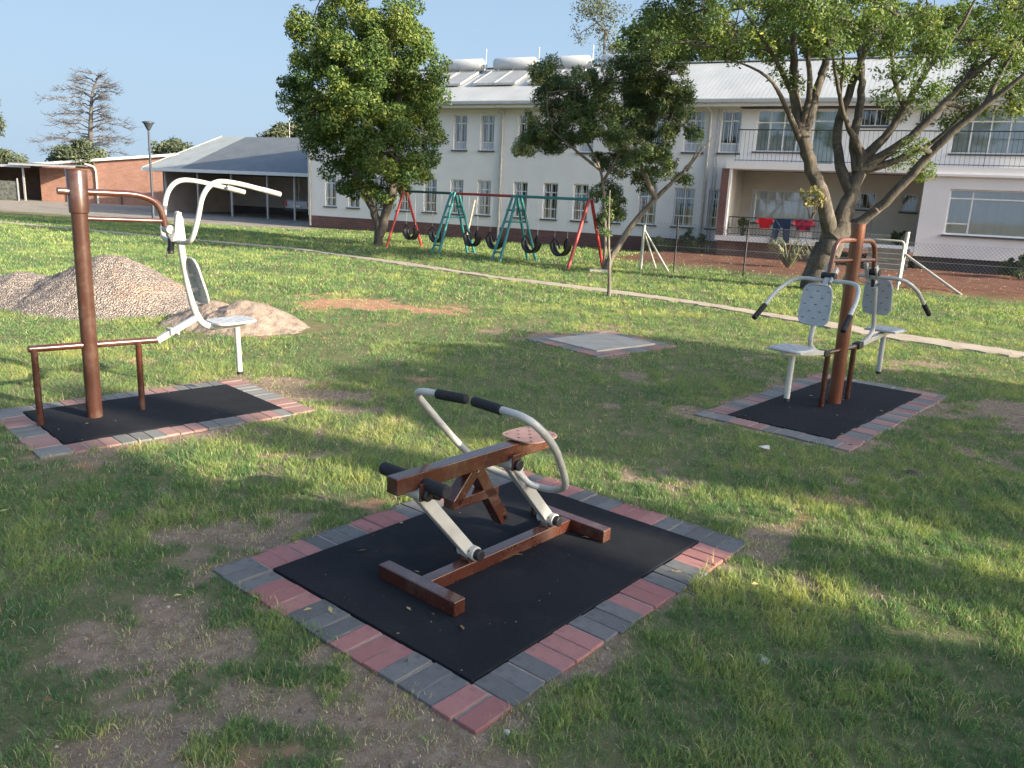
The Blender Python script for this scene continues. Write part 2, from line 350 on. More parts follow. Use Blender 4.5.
# ------------------------------------------------------------ pads
def pad(key, label_mat, label_border, cols_short, cols_long, sp=.095, mat_m=RUBBER, matname='rubber_mat', top=.020, cat='mat', rnd=.006):
    p = PADS[key]; d = p['d']; rz = math.atan2(d[1], d[0]); L, Wd = p['L'], p['W']
    mb = MB()
    if matname == 'rubber_mat':
        # slightly uneven edged sheet
        mb.box((L/2, Wd/2, top/2-.01), (L-.004, Wd-.004, top+.02))
        o = mb.build(matname, mat_m, bevel=.003)
    else:
        mb.box((L/2, Wd/2, top/2-.02), (L-.004, Wd-.004, top+.04)); o = mb.build(matname, mat_m, bevel=.006)
    o.location = (*p['B'], 0); o.rotation_euler = (0, 0, rz); tag(o, label_mat, cat)
    br = empty('paver_border', (*p['B'], 0), rz, label_border, 'paving')
    BED = pmat('sandy_bedding', (.25, .20, .16), (.38, .32, .26), 20, .95, .5, .004, 120) if 'sandy_bedding' not in bpy.data.materials else bpy.data.materials['sandy_bedding']
    bd = MB()
    for (a_, b_, c_, d_) in ((-.180, -.180, L+.180, -.004), (-.180, Wd+.004, L+.180, Wd+.180), (-.180, -.004, -.004, Wd+.004), (L+.004, -.004, L+.180, Wd+.004)): bd.box(((a_+c_)/2, (b_+d_)/2, -.022), (c_-a_, d_-b_, .060))
    bd.build('bedding', BED, br)
    protos = {}; reds, greys = (PAV_RED, PAV_GREY) if key == 'near' else (PAV_RED2, PAV_GREY2)
    for cc, m in (('R', PAV_RED), ('G', PAV_GREY)):
        protos[cc] = None
    def put(u, v, along, cc):     # along: True if the paver's long side lies across the long axis
        nonlocal protos
        lx, ly = (sp-.004, .187) if along else (.187, sp-.004)
        k = cc
        if protos[k] is None:
            q = MB().box((0, 0, 0), (.187, sp-.004, .05)).build('paver', reds if cc == 'R' else greys, br, bevel=.004); protos[k] = q
        else:
            q = protos[k].copy(); COL.objects.link(q)
        q.location = (u+random.uniform(-rnd, rnd), v+random.uniform(-rnd, rnd), -.012+random.uniform(-.003, .003))
        q.rotation_euler = (random.uniform(-.012, .012), random.uniform(-.012, .012), (math.pi/2 if along else 0)+random.uniform(-.012, .012))
    nS = round(Wd/sp); nL = round(L/sp); sS = Wd/nS; sL = L/nL
    # row on the near short side (u<0) runs v from top corner to bottom; two beyond each corner
    cs = cols_short[0]; ce = cols_short[1]
    for i in range(-2, nS+2):
        put(-.097, Wd-(i+.5)*sS, False, cs[(i+2) % len(cs)])
        put(L+.097, Wd-(i+.5)*sS, False, ce[(i+2) % len(ce)])
    for i in range(nL):
        put((i+.5)*sL, -.097, True, cols_long[0][i % len(cols_long[0])]); put((i+.5)*sL, Wd+.097, True, cols_long[1][i % len(cols_long[1])])
    return rz
# pavers: v=0 side is the right-hand (near) long side, v=W the far left long side
PAV_RED2 = paver('dusty_red_paver', (.25, .13, .115), (.32, .19, .165), (.27, .20, .17)); PAV_GREY2 = paver('dusty_grey_paver', (.125, .13, .125), (.20, .20, .19), (.20, .185, .165))
def grp(s_, n): return [c for c in s_ for _ in range(n)]
near_rz = pad('near', 'large black rubber mat under the rowing machine in the foreground', 'red and charcoal paver border round the rowing machine mat',
    (['G', 'G', 'G']+grp('RGRG', 3)+['R', 'R'], ['R', 'R']+['G']+grp('RGRG', 3)+['G', 'G']), (grp('GRGRGR', 3), grp('RGRGRG', 3)))
left_rz = pad('left', 'black rubber mat under the brown pull down machine left', 'faded paver border round the mat of the pull down machine',
    (grp('GRGR', 3), grp('RGGR', 3)), (grp('RGRGRG', 3), grp('GRGRGG', 3)))
right_rz = pad('right', 'long black rubber mat under the double chest press machine', 'red and grey paver border round the chest press mat',
    (grp('GRG', 3), grp('RGG', 3)), (grp('RGRGRG', 2)+['R', 'G'], grp('RGRGG', 3)))
CONC = pmat('concrete_slab', (.32, .295, .24), (.44, .41, .34), 4, .95, .4, .004, 60)
pad('slab', 'bare pale concrete slab set in the lawn with no machine on it', 'red and grey paver border round the bare concrete slab',
    (grp('GR', 3), grp('RG', 3)), (grp('RG', 4), grp('GR', 3)), mat_m=CONC, matname='concrete_slab', top=.03, cat='concrete slab')

# ------------------------------------------------------------ rowing machine
def rower():
    A = unit((.655, .756)); rt = empty('rowing_machine', (-.012, 3.53, .020), math.atan2(A[1], A[0]),
        'brown and white outdoor rowing machine on the foreground black mat', 'exercise machine')
    MB().beam((-.49, 0, .034), (.50, 0, .034), .062, .062).build('base_beam', BROWN_PAINT, rt, .004)
    for x in (-.52, .53): MB().box((x, 0, .034), (.064, .48, .067)).build('foot', BROWN_PAINT, rt, .004)
    for x in (-.226, .343):
        for s_ in (-1, 1): MB().box((x, s_*.026, .088), (.06, .008, .085)).build('pivot_bracket', BROWN_PAINT, rt, .002)
    # rocker links
    for a, b in (((-.226, .110), (-.552, .480)), ((.343, .110), (.014, .480))):
        m = MB(); va = Vector((a[0], 0, a[1])); vb = Vector((b[0], 0, b[1]))
        m.beam(va, vb, .036, .058, (0, 1, 0) if False else (0, 0, 1))
        lk = m.build('rocker_link', WHITE_PAINT, rt, .004)
        for c in (va, vb): MB().disc(c, (0, 1, 0), .033, .098, 20).build('bushing', WHITE_PAINT, lk, .003)
        for c in (va, vb):
            for s_ in (-1, 1): MB().disc(c+Vector((0, s_*.062, 0)), (0, 1, 0), .026, .03, 14).build('bolt_cap', BLACK_PLASTIC, lk, .004)
    # seat beam
    MB().beam((-.685, 0, .535), (.30, 0, .535), .066, .072).build('seat_beam', BROWN_PAINT, rt, .004)
    for x in (-.552, .014):
        for s_ in (-1, 1): MB().box((x, s_*.053, .492), (.062, .008, .075)).build('pivot_bracket', BROWN_PAINT, rt, .002)
    m = MB()   # A shaped foot frame hung under the beam
    def pl(a, b, w_=.05): m.beam((a[0], 0, a[1]), (b[0], 0, b[1]), .062, w_, (0, 0, 1))
    pl((-.225, .50), (-.345, .375)); pl((-.21, .50), (-.015, .205), .056); pl((-.365, .372), (-.075, .372), .045)
    m.build('foot_frame', BROWN_PAINT, rt, .003)
    m = MB().disc((-.02, -.035, .225), (0, 1, 0), .010, .02, 8); m.build('bolt', BLACK_PLASTIC, rt)
    MB().tube([(-.534, .235, .515), (-.534, -.165, .515)], .029, 16).build('foot_rest', BLACK_FOAM, rt, .008, 3)
    MB().tube([(-.525, -.06, .475), (-.48, -.06, .455)], .018, 12).build('stop_bolt', BLACK_PLASTIC, rt)
    # perforated seat
    n = 40; prof = []
    for k in range(n):
        a = 2*math.pi*k/n; c, s_ = math.cos(a), math.sin(a); e = .6
        prof.append((.118*abs(c)**e*(1 if c > 0 else -1)+.165, .112*abs(s_)**e*(1 if s_ > 0 else -1)))
    m = MB().prism(prof, lambda a, b, t: (a, b, t), .578, .584); m.cur = 1
    for i in range(-2, 3):
        for j in range(-2, 3):
            if (i+j) % 2 == 0: m.add([(.165+i*.040+.0075*math.cos(q*.628), j*.038+.0075*math.sin(q*.628), .5846) for q in range(10)], [tuple(range(10))])
    m.build('seat', PINK_PLATE, rt, extra=BLACK_PLASTIC)
    # handle loop
    hub = MB().beam((.03, 0, .455), (.10, 0, .41), .034, .05).build('handle_bracket', WHITE_PAINT, rt, .003)
    path = [(-.262, .020, .822), (-.305, .315, .815), (-.02, .305, .51), (.115, .27, .375), (.150, .10, .345), (.150, -.14, .345), (.105, -.285, .405), (-.01, -.335, .545), (-.165, -.40, .70), (-.285, -.37, .822), (-.262, -.040, .822)]
    gpath = smooth_path(path, .085, 6)
    m = MB().tube([p for p in gpath], .0165, 14); hd = m.build('handle_frame', WHITE_PAINT, rt)
    def along(i, j, f0, f1): a = Vector(path[i]); b = Vector(path[j]); return [a.lerp(b, f0), a.lerp(b, f1)]
    MB().tube(along(0, 1, -.03, .52), .0225, 14).build('grip', BLACK_FOAM, hd, .006, 3)
    MB().tube(along(10, 9, -.03, .50), .0225, 14).build('grip', BLACK_FOAM, hd, .006, 3)
    # gusset from rear link to the loop
    MB().tube(smooth_path([(.01, 0, .47), (.06, -.02, .43), (.11, -.06, .36), (.15, -.10, .345)], .05), .014, 10).build('handle_strut', WHITE_PAINT, rt)
    return rt
rower()

# ------------------------------------------------------------ perforated plate (backrest / seat)
SLOT = pmat('plate_slot', (.16, .16, .16), (.2, .2, .2), 9, .7, 0)
def plate(name, w_, h_, parent, M, m=GREY_PLATE, e=.45, narrow=0.0, dents=True):
    n = 40; prof = []
    for k in range(n):
        a = 2*math.pi*k/n; c, s_ = math.cos(a), math.sin(a)
        x = w_/2*abs(c)**e*(1 if c > 0 else -1); y = h_/2*abs(s_)**e*(1 if s_ > 0 else -1); x *= 1-narrow*(y/h_+.5); prof.append((x, y))
    mb = MB().prism(prof, lambda a, b, t: M@Vector((a, b, t)), -.004, .004)
    # rolled rim
    mb.tube([M@Vector((a, b, -.006)) for a, b in prof], .007, 6, closed=True)
    mb.cur = 1
    if dents:
        for i in range(-2, 3):
            for j in range(-2, 3):
                if (i+j) % 2 == 0:
                    for zz_ in (-.0058, .0058):
                        q2 = M@Vector((i*w_*.17, j*h_*.17, zz_)); sv = M.to_3x3()@Vector((.018, 0, 0)); uv = M.to_3x3()@Vector((0, .006, 0)); mb.quad(q2-sv, q2-uv, q2+sv, q2+uv)
    o = mb.build(name, m, parent, extra=SLOT)
    return o
def frameM(c, x, y):
    x = Vector(x).normalized(); y = Vector(y); y = (y-x*y.dot(x)).normalized(); z = x.cross(y)
    M = Matrix((x, y, z)).transposed().to_4x4(); M.translation = Vector(c); return M

# ------------------------------------------------------------ pull down machine (left)
def pulldown():
    rt = empty('pull_down_machine', (-3.003, 5.549, .018), math.atan2(.714, .70), 'tall brown pole pull down machine with white seat beside gravel heap', 'exercise machine')
    MB().tube([(0, 0, -.02), (0, 0, 1.45)], .053, 28).build('pole', POLE_PAINT, rt)
    MB().tube([(0, 0, 1.44), (0, 0, 1.445), (0, 0, 1.72), (0, 0, 1.725)], [.054, .062, .067, .064], 28).build('pole_sleeve', POLE_PAINT, rt)
    MB().tube([(0, 0, 1.72), (0, 0, 1.728)], .068, 24).build('pole_cap', BROWN_PAINT, rt)
    MB().tube(smooth_path([(-.125, 0, 1.585), (.40, 0, 1.58), (.545, 0, 1.52), (.575, 0, 1.36)], .09, 6), .024, 14).build('upper_arm', BROWN_PAINT, rt)
    MB().tube([(.05, 0, 1.405), (.565, 0, 1.395)], .017, 12).build('lower_arm', BROWN_PAINT, rt)
    MB().tube([(-.385, 0, .535), (.47, 0, .52)], .024, 14).build('cross_rail', BROWN_PAINT, rt, .004)
    for x in (-.35, .335): MB().tube([(x, 0, -.01), (x, 0, .53)], .0225, 14).build('post', BROWN_PAINT, rt)
    # hub with hanging lever
    m = MB().disc((.595, 0, 1.335), (0, 1, 0), .030, .10); m.beam((.59, 0, 1.36), (.63, 0, 1.25), .05, .05); m.build('hub', WHITE_PAINT, rt, .003)
    MB().tube([(.615, 0, 1.27), (.605, -.005, 1.155)], .022, 10).build('damper', BLACK_PLASTIC, rt, .004)
    MB().tube([(.59, 0, 1.20), (.565, -.02, 1.13)], .006, 6).build('cable', BLACK_PLASTIC, rt)
    # upright that curves into the seat arm
    up = smooth_path([(.675, 0, 1.46), (.685, 0, 1.20), (.735, 0, .85), (.79, 0, .64), (.90, 0, .572), (1.10, 0, .585), (1.22, 0, .60)], .12, 6)
    MB().tube(up, .026, 14).build('upright', WHITE_PAINT, rt)
    m = MB().prism([(.635, 1.25), (.72, 1.25), (.705, 1.42), (.675, 1.47), (.655, 1.46)], lambda a, b, t: (a, t, b), -.018, .018); m.build('upright_bracket', WHITE_PAINT, rt, .003)
    m = MB().beam((.47, 0, .515), (.795, 0, .675), .045, .045); m.build('link_arm', WHITE_PAINT, rt, .006)
    m = MB().box((.595, 0, .575), (.07, .085, .05)); m.build('link_clamp', WHITE_PAINT, rt, .006)
    MB().disc((.60, -.045, .555), (0, 1, 0), .013, .02, 10).build('bolt', BLACK_PLASTIC, rt)
    plate('seat', .33, .30, rt, frameM((1.06, 0, .625), (1, 0, .04), (0, 1, 0)))
    MB().beam((.93, 0, .60), (1.235, 0, .612), .05, .02).build('seat_bracket', WHITE_PAINT, rt, .003)
    m = MB().tube([(1.105, 0, .585), (1.118, 0, .20)], .022, 14); m.build('seat_leg', WHITE_PAINT, rt)
    MB().tube([(1.118, 0, .20), (1.119, 0, .178)], .024, 14).build('rubber_foot', BLACK_PLASTIC, rt)
    plate('backrest', .30, .36, rt, frameM((.785, 0, .955), (0, 1, 0), (-.28, 0, 1)), narrow=.12)
    m = MB().beam((.71, 0, .99), (.775, 0, 1.0), .03, .03); m.beam((.735, 0, .88), (.80, 0, .89), .03, .03); m.build('backrest_bracket', WHITE_PAINT, rt)
    # twin handles, one continuous bent tube
    def arm(s_):
        y = (.25 if s_ < 0 else .29)*s_
        return [(.64+.06*0, 0, 1.245), (.655, y*.55, 1.245), (.665, y, 1.27), (.70, y*1.12, 1.42), (.735, y*1.15, 1.60), (.83, y*1.15, 1.70), (1.0, y*1.15, 1.69), (1.30, y*1.15, 1.63)]
    a = smooth_path(arm(-1)[1:], .10, 5); b = smooth_path(arm(1)[1:], .10, 5)
    hd = MB().tube(list(reversed(a))+b, .0185, 14).build('handle_bar', WHITE_PAINT, rt)
    gm = pmat('grey_worn_grip', (.28, .27, .25), (.40, .38, .35), 30, .7, .2, .002)
    for s_ in (-1, 1):
        MB().tube([(1.20, .2875*s_, 1.651), (1.355, .2875*s_, 1.619)], .0205, 14).build('grip', gm, hd, .004)
    return rt
pulldown()

# ------------------------------------------------------------ double chest press (right)
def chestpress():
    rt = empty('chest_press_machine', (2.92, 7.045, .018), math.atan2(.7, .7), 'brown and white double chest press machine with two seats', 'exercise machine')
    MB().tube([(0, 0, -.02), (0, 0, 1.585)], [.058, .056], 28).build('pole', ORANGE_PAINT, rt)
    MB().tube([(0, 0, 1.583), (0, 0, 1.592)], .058, 24).build('pole_cap', ORANGE_PAINT, rt)
    top = smooth_path([(-.46, 0, 1.17), (-.425, 0, 1.38), (-.35, 0, 1.455), (.33, 0, 1.445), (.42, 0, 1.37), (.46, 0, 1.16)], .09, 6)
    MB().tube(top, .0215, 14).build('top_hoop', ORANGE_PAINT, rt)
    MB().tube([(-.43, 0, 1.285), (.44, 0, 1.275)], .0175, 12).build('hoop_rail', ORANGE_PAINT, rt)
    MB().tube([(-.37, 0, .49), (.37, 0, .49)], .021, 12).build('cross_rail', BROWN_PAINT, rt)
    for x in (-.27, .27): MB().tube([(x, 0, -.01), (x, 0, .49)], .024, 14).build('post', BROWN_PAINT, rt)
    for s_ in (-1, 1):
        def q(u, y, z): return (s_*u, y, z)
        st = empty('seat_unit', (0, 0, 0)); st.parent = rt
        MB().disc(q(.46, 0, 1.16), (0, 1, 0), .028, .12).build('pivot', BLACK_PLASTIC, st, .004)
        m = MB().beam(q(.46, 0, 1.14), q(.52, 0, 1.06), .045, .05); m.beam(q(.40, -.04, 1.22), q(.50, -.04, 1.10), .02, .05); m.beam(q(.37, .045, 1.25), q(.47, .045, 1.10), .03, .04); m.build('hub', WHITE_PAINT, st, .004)
        MB().tube([q(.47, 0, 1.14), q(.49, 0, 1.03)], .018, 10).build('damper', BLACK_PLASTIC, st)
        arm = [q(.47, .03, 1.12), q(.48, .26, 1.125), q(.64, .34, 1.03), q(.92, .375, .80)]
        arm2 = [(x, -y, z) for x, y, z in arm]
        full = list(reversed(smooth_path(arm, .10, 6)))+smooth_path(arm2, .10, 6)
        h = MB().tube(full, .0175, 14).build('handle_bar', WHITE_PAINT, st)
        for t in (-1, 1): MB().tube([q(.80, t*.362, .895), q(.935, t*.378, .788)], .0225, 14).build('grip', BLACK_FOAM, h, .005)
        MB().tube(smooth_path([q(.36, 0, .495), q(.52, 0, .52), q(.66, 0, .60), q(.615, 0, .80), q(.56, 0, 1.02)], .07, 5), .021, 12).build('upright', WHITE_PAINT, st)
        MB().beam(q(.34, 0, .495), q(1.10, 0, .575), .045, .042).build('seat_arm', WHITE_PAINT, st, .004)
        MB().beam(q(.30, 0, .49), q(.40, 0, .50), .07, .055).build('clamp', BLACK_PLASTIC, st, .006)
        plate('seat', .32, .28, st, frameM(q(.965, 0, .602), (1, 0, 0), (0, 1, 0)))
        MB().box(q(.965, 0, .588), (.30, .30, .014)).build('seat_tray', WHITE_PAINT, st, .004)
        MB().tube([q(.935, 0, .575), q(.945, 0, .18)], .024, 14).build('seat_leg', WHITE_PAINT, st)
        MB().tube([q(.945, 0, .18), q(.946, 0, .155)], .026, 14).build('rubber_foot', BLACK_PLASTIC, st)
        plate('backrest', .27, .33, st, frameM(q(.635, 0, .93), (0, s_*-1.0, 0), (s_*-.10, 0, 1)), narrow=.10)
    return rt
chestpress()

# ------------------------------------------------------------ heaps
def heap(name, label, cat, pts, cx, cy, mat_, res=70, ext=3.0, seed=0, rough=.03):
    xs = np.linspace(-ext, ext, res*2); ys = np.linspace(-ext, ext, res*2); Xh, Yh = np.meshgrid(xs, ys); wx, wy = Xh+cx, Yh+cy
    z = np.zeros_like(Xh)-.15
    for px, py, r, h in pts:
        d = np.hypot(wx-px, (wy-py)); z = np.maximum(z, h*(1.2-np.sqrt((d/r)**2+.07)) if True else z)
    k = .12; z = z+rough*2*(fbm(wx*2.2, wy*2.2, seed)-.5)*sst(z, -.02, .12)+rough*.9*(fbm(wx*9, wy*9, seed+3)-.5)+rough*.5*(fbm(wx*24, wy*24, seed+5)-.5)
    Vh = np.stack([wx-cx, wy-cy, z-.02], -1).reshape(-1, 3); nn = res*2
    i = (np.arange(nn-1)[None, :]+np.arange(nn-1)[:, None]*nn).ravel(); Fh = np.stack([i, i+1, i+1+nn, i+nn], 1)
    keep = (Vh[Fh][:, :, 2].max(1) > -.06); Fh = Fh[keep]
    u_, inv = np.unique(Fh, return_inverse=True); Vh = Vh[u_]; Fh = inv.reshape(-1, 4)
    o = npmesh(name, Vh, Fh, mat_, smooth=True); o.location = (cx, cy, 0); return tag(o, label, cat)
def gravelmat():
    M = NT('gravel'); co = M.coord(); v = M.n('ShaderNodeTexVoronoi'); v.inputs['Scale'].default_value = 42; M.l(co, v.inputs['Vector'])
    sep = M.n('ShaderNodeSeparateColor'); M.l(v.outputs['Color'], sep.inputs[0])
    c = M.ramp(sep.outputs[0], [(0, (.165, .13, .11)), (.5, (.30, .245, .21)), (1, (.41, .355, .31))]); c = M.mix(M.ramp(M.noise(co, 1.3, 3), [(.6, (0, 0, 0)), (.75, (.5, .5, .5))]), c, (.50, .30, .19))
    M.col(c); M.set(Roughness=.95); inv = M.n('ShaderNodeMath', operation='MULTIPLY'); inv.inputs[1].default_value = -1; M.l(v.outputs['Distance'], inv.inputs[0]); M.bump(inv.outputs[0], 1, .05); return M.m
heap('gravel_heap', 'large pale grey gravel heap on lawn behind the brown pole', 'gravel', [(-5.55, 11.0, 1.12, .74), (-6.0, 11.2, 1.1, .50), (-6.9, 11.2, .95, .42), (-7.5, 11.3, 1.0, .34), (-5.05, 10.85, .80, .32), (-5.5, 10.6, .85, .33)], -6, 11.1, gravelmat(), 90, 2.6, 3, .05)
heap('sand_heap', 'small tan sand heap behind the white seat', 'sand', [(-3.3, 9.75, .64, .36), (-3.75, 9.85, .55, .29), (-3.1, 9.7, .5, .24)], -3.4, 9.75, pmat('sand', (.20, .15, .115), (.32, .25, .20), 7, .95, 1, .02, 40, det=9), 80, 1.5, 9, .06)

# ------------------------------------------------------------ main building
FRZ = math.atan2(FE[1], FE[0])
def w2(px, py, off=0):       # facade coordinates (s, z) of a pixel on a plane off metres in front of the wall
    d = ray(px, py); b0 = np.array(FB)-off*np.array(FN); n = np.array(FN); t = (b0@n)/(d[:2]@n); P = d*t
    return float((P[:2]-b0)@np.array(FE)), float(P[2]+CAM_H)
WALL = pmat('cream_plaster_wall', (.70, .69, .685), (.77, .76, .755), 1.2, .9, .15, .004, 40)
WALL2 = pmat('warm_cream_plaster', (.62, .56, .48), (.70, .64, .55), 1.5, .9, .1, .004, 40)
SPANDREL = pmat('grey_blue_panel', (.42, .45, .50), (.50, .53, .58), 3, .5, 0)
FRAME = pmat('white_window_frame', (.68, .68, .67), (.78, .78, .77), 8, .5, 0)
def brickmat(name, c1, c2, mo, sc=1.0):
    M = NT(name); tc = M.n('ShaderNodeTexCoord'); mp = M.n('ShaderNodeMapping'); mp.inputs['Rotation'].default_value = (R(90), 0, 0); M.l(tc.outputs['Object'], mp.inputs[0])
    b = M.n('ShaderNodeTexBrick'); M.l(mp.outputs[0], b.inputs['Vector']); b.inputs['Color1'].default_value = (*c1, 1); b.inputs['Color2'].default_value = (*c2, 1); b.inputs['Mortar'].default_value = (*mo, 1)
    b.inputs['Scale'].default_value = sc; b.inputs['Brick Width'].default_value = .235; b.inputs['Row Height'].default_value = .085; b.inputs['Mortar Size'].default_value = .010; b.inputs['Bias'].default_value = 0
    n = M.ramp(M.noise(M.coord(), 1.1, 5), [(.3, (.82, .82, .82)), (.7, (1.1, 1.1, 1.1))]); M.col(M.mix(1, b.outputs['Color'], n, 'MULTIPLY')); M.set(Roughness=.9); return M.m
PLINTH = brickmat('dark_red_brick', (.125, .058, .052), (.165, .08, .072), (.15, .11, .10))
BRICK = brickmat('orange_red_brick', (.26, .115, .078), (.33, .155, .105), (.30, .225, .19))
def roofmat():
    M = NT('pale_metal_roof'); co = M.coord(); w_ = M.n('ShaderNodeTexWave', wave_type='BANDS', bands_direction='X'); w_.inputs['Scale'].default_value = 2.1; M.l(co, w_.inputs['Vector'])
    M.col(M.ramp(M.noise(M.coord((1, .3, 1)), 1.4, 6), [(.3, (.37, .385, .38)), (.7, (.47, .48, .47))])); M.set(Roughness=.5, Metallic=.15); M.bump(w_.outputs['Fac'], .10, .02); return M.m
ROOF = roofmat()
DARKROOF = pmat('slate_metal_roof', (.10, .115, .125), (.14, .15, .16), 1.5, .55, .2, .01, 8)
SUNLIT_ROOF = pmat('painted_sunlit_roof', (.25, .27, .265), (.33, .35, .34), 1.5, .55, .2, .01, 8)  # paler roof colour; the sun on the hip end is painted in
def glassmat():
    M = NT('window_glass'); M.t.nodes.remove(M.b); g = M.n('ShaderNodeBsdfGlossy'); g.inputs['Roughness'].default_value = .03; g.inputs['Color'].default_value = (.9, .93, .95, 1)
    t = M.n('ShaderNodeBsdfTransparent'); t.inputs[0].default_value = (.90, .92, .93, 1); fr = M.n('ShaderNodeFresnel'); fr.inputs[0].default_value = 1.6
    ad = M.n('ShaderNodeMath', operation='ADD'); ad.inputs[1].default_value = .12; M.l(fr.outputs[0], ad.inputs[0])
    ms = M.n('ShaderNodeMixShader'); M.l(ad.outputs[0], ms.inputs[0]); M.l(t.outputs[0], ms.inputs[1]); M.l(g.outputs[0], ms.inputs[2]); M.l(ms.outputs[0], M.t.nodes['Material Output'].inputs[0]); return M.m
GLASS = glassmat()
def curtmat(name, c1, c2):
    M = NT(name); co = M.coord(); w_ = M.n('ShaderNodeTexWave', wave_type='BANDS', bands_direction='X'); w_.inputs['Scale'].default_value = 3.5; w_.inputs['Distortion'].default_value = 2; M.l(co, w_.inputs['Vector'])
    M.col(M.ramp(w_.outputs['Fac'], [(.1, c1), (.9, c2)])); M.set(Roughness=.9); return M.m
CURT = curtmat('pale_curtain', (.66, .67, .68), (.80, .81, .81)); CURTG = curtmat('greenish_curtain', (.58, .64, .58), (.72, .78, .72))
BRIGHT = pmat('pale_reflection_curtain', (.74, .75, .75), (.84, .85, .85), 2.5, .9, 0, stretch=(3, 1, .3)); DARK = pmat('dark_room', (.015, .017, .02), (.03, .03, .035), 2, .9, 0)  # pale curtain colour carries the bright reflections of the panes
SILL = pmat('dark_tile_sill', (.05, .055, .07), (.08, .085, .10), 6, .6, 0)
IRON = pmat('black_iron', (.02, .02, .022), (.035, .035, .04), 20, .5, 0)
bld = empty('apartment_building', (FB[0], FB[1], 0), FRZ, 'two storey cream plastered building with balcony and pale metal roof', 'building')

def wall_holes(mb, s0, s1, z0, z1, y, holes, th=.22):
    S = sorted({s0, s1, *[h[0] for h in holes], *[h[2] for h in holes]}); Z = sorted({z0, z1, *[h[1] for h in holes], *[h[3] for h in holes]})
    S = [a for a in S if s0 <= a <= s1]; Z = [a for a in Z if z0 <= a <= z1]
    for a, b in zip(S[:-1], S[1:]):
        for c, d in zip(Z[:-1], Z[1:]):
            m_, n_ = (a+b)/2, (c+d)/2
            if any(h[0] < m_ < h[2] and h[1] < n_ < h[3] for h in holes): continue
            mb.quad((a, y, c), (b, y, c), (b, y, d), (a, y, d))
    for h in holes:
        a, c, b, d = h
        mb.quad((a, y, c), (a, y, d), (a, y+th, d), (a, y+th, c)); mb.quad((b, y, c), (b, y, d), (b, y+th, d), (b, y+th, c))
        mb.quad((a, y, d), (b, y, d), (b, y+th, d), (a, y+th, d)); mb.quad((a, y, c), (b, y, c), (b, y+th, c), (a, y+th, c))
def window(h, y, parent, cols=2, rows=(), panel=0, bars=0, curtain=CURT, cgap=.3, label=None, cy=.165, glass=True, sill=SILL):
    a, c, b, d = h; w_, hh = b-a, d-c; y0 = y+.10
    m = MB(); t = .045; z_b = c+panel
    m.box(((a+b)/2, y0, d-t/2), (w_, .05, t)); m.box(((a+b)/2, y0, c+t/2), (w_, .05, t)); m.box((a+t/2, y0, (c+d)/2), (t, .05, hh-2*t)); m.box((b-t/2, y0, (c+d)/2), (t, .05, hh-2*t))
    if panel: m.box(((a+b)/2, y0, z_b), (w_-2*t, .046, t))
    for k in range(1, cols): m.box((a+w_*k/cols, y0, (z_b+d)/2), (.04, .044, d-z_b-2*t))
    for r in rows: m.box(((a+b)/2, y0, c+r*hh), (w_-2*t, .048, .04))
    win = m.build('window', FRAME, parent)
    if label: win['label'] = label
    if panel: MB().quad((a+t, y0, c+t), (b-t, y0, c+t), (b-t, y0, z_b), (a+t, y0, z_b)).build('lower_panel', SPANDREL, win)
    MB().quad((a+t, y0+.012, z_b), (b-t, y0+.012, z_b), (b-t, y0+.012, d-t), (a+t, y0+.012, d-t)).build('pane', GLASS, win)
    MB().box(((a+b)/2, y-.02, c-.03), (w_+.10, .10, .05)).build('sill', sill, win)
    if bars:
        m = MB(); n = bars
        for k in range(n): x = a+t+(w_-2*t)*(k+.5)/n; m.box((x, y0-.04, (c+d)/2), (.012, .012, hh-.12))
        m.build('burglar_bars', FRAME, win)
    if curtain:
        m = MB(); yc = y+cy; n = 24
        for (x0, x1) in (((a, a+w_*(.5-cgap/2)), (b-w_*(.5-cgap/2), b)) if cgap > 0 else ((a, b),)):
            P = [(x0+(x1-x0)*k/n, yc+.02*math.sin(k*1.7+a*3)) for k in range(n+1)]
            for p, q in zip(P[:-1], P[1:]): m.add([(p[0], p[1], c), (q[0], q[1], c), (q[0], q[1], d), (p[0], p[1], d)], [(0, 1, 2, 3)], True)
        m.build('curtain', curtain, win)
    return win
low = [-8.38, -7.17, -5.93, -4.65, -3.38, -2.15, -.93, .65, 1.9, 3.13, 4.4]
LOWH = [(s_-.3, .95, s_+.3, 2.27) for s_ in low]+[(5.33, .95, 6.03, 2.27), (6.65, .95, 7.38, 2.27), (7.85, .95, 8.5, 2.27)]
UPH = [(s_-.3, 3.4, s_+.3, 4.72) for s_ in (-8.38, -7.17, -5.93, -4.65, -3.38, -2.07, -.87, .74, 1.95, 3.2, 4.45)]+[(5.4, 3.42, 6.08, 4.8), (6.8, 3.48, 7.47, 4.84), (8.02, 3.48, 8.70, 4.84)]
BALC = [(9.2, 3.54, 10.95, 4.86), (10.98, 3.14, 11.72, 4.86), (12.37, 4.36, 13.23, 4.90), (14.0, 4.46, 14.42, 4.90), (15.0, 3.58, 18.0, 4.88)]
m = MB(); wall_holes(m, -9.6, 22, .52, 5.2, 0, LOWH+UPH+BALC+[(8.75, .52, 14.43, 3.0)], .2)
m.quad((-9.6, 0, .52), (-9.6, 7.5, .52), (-9.6, 7.5, 5.2), (-9.6, 0, 5.2)); m.quad((22, 0, .52), (22, 7.5, .52), (22, 7.5, 5.2), (22, 0, 5.2)); m.quad((-9.6, 7.5, .52), (22, 7.5, .52), (22, 7.5, 5.2), (-9.6, 7.5, 5.2))
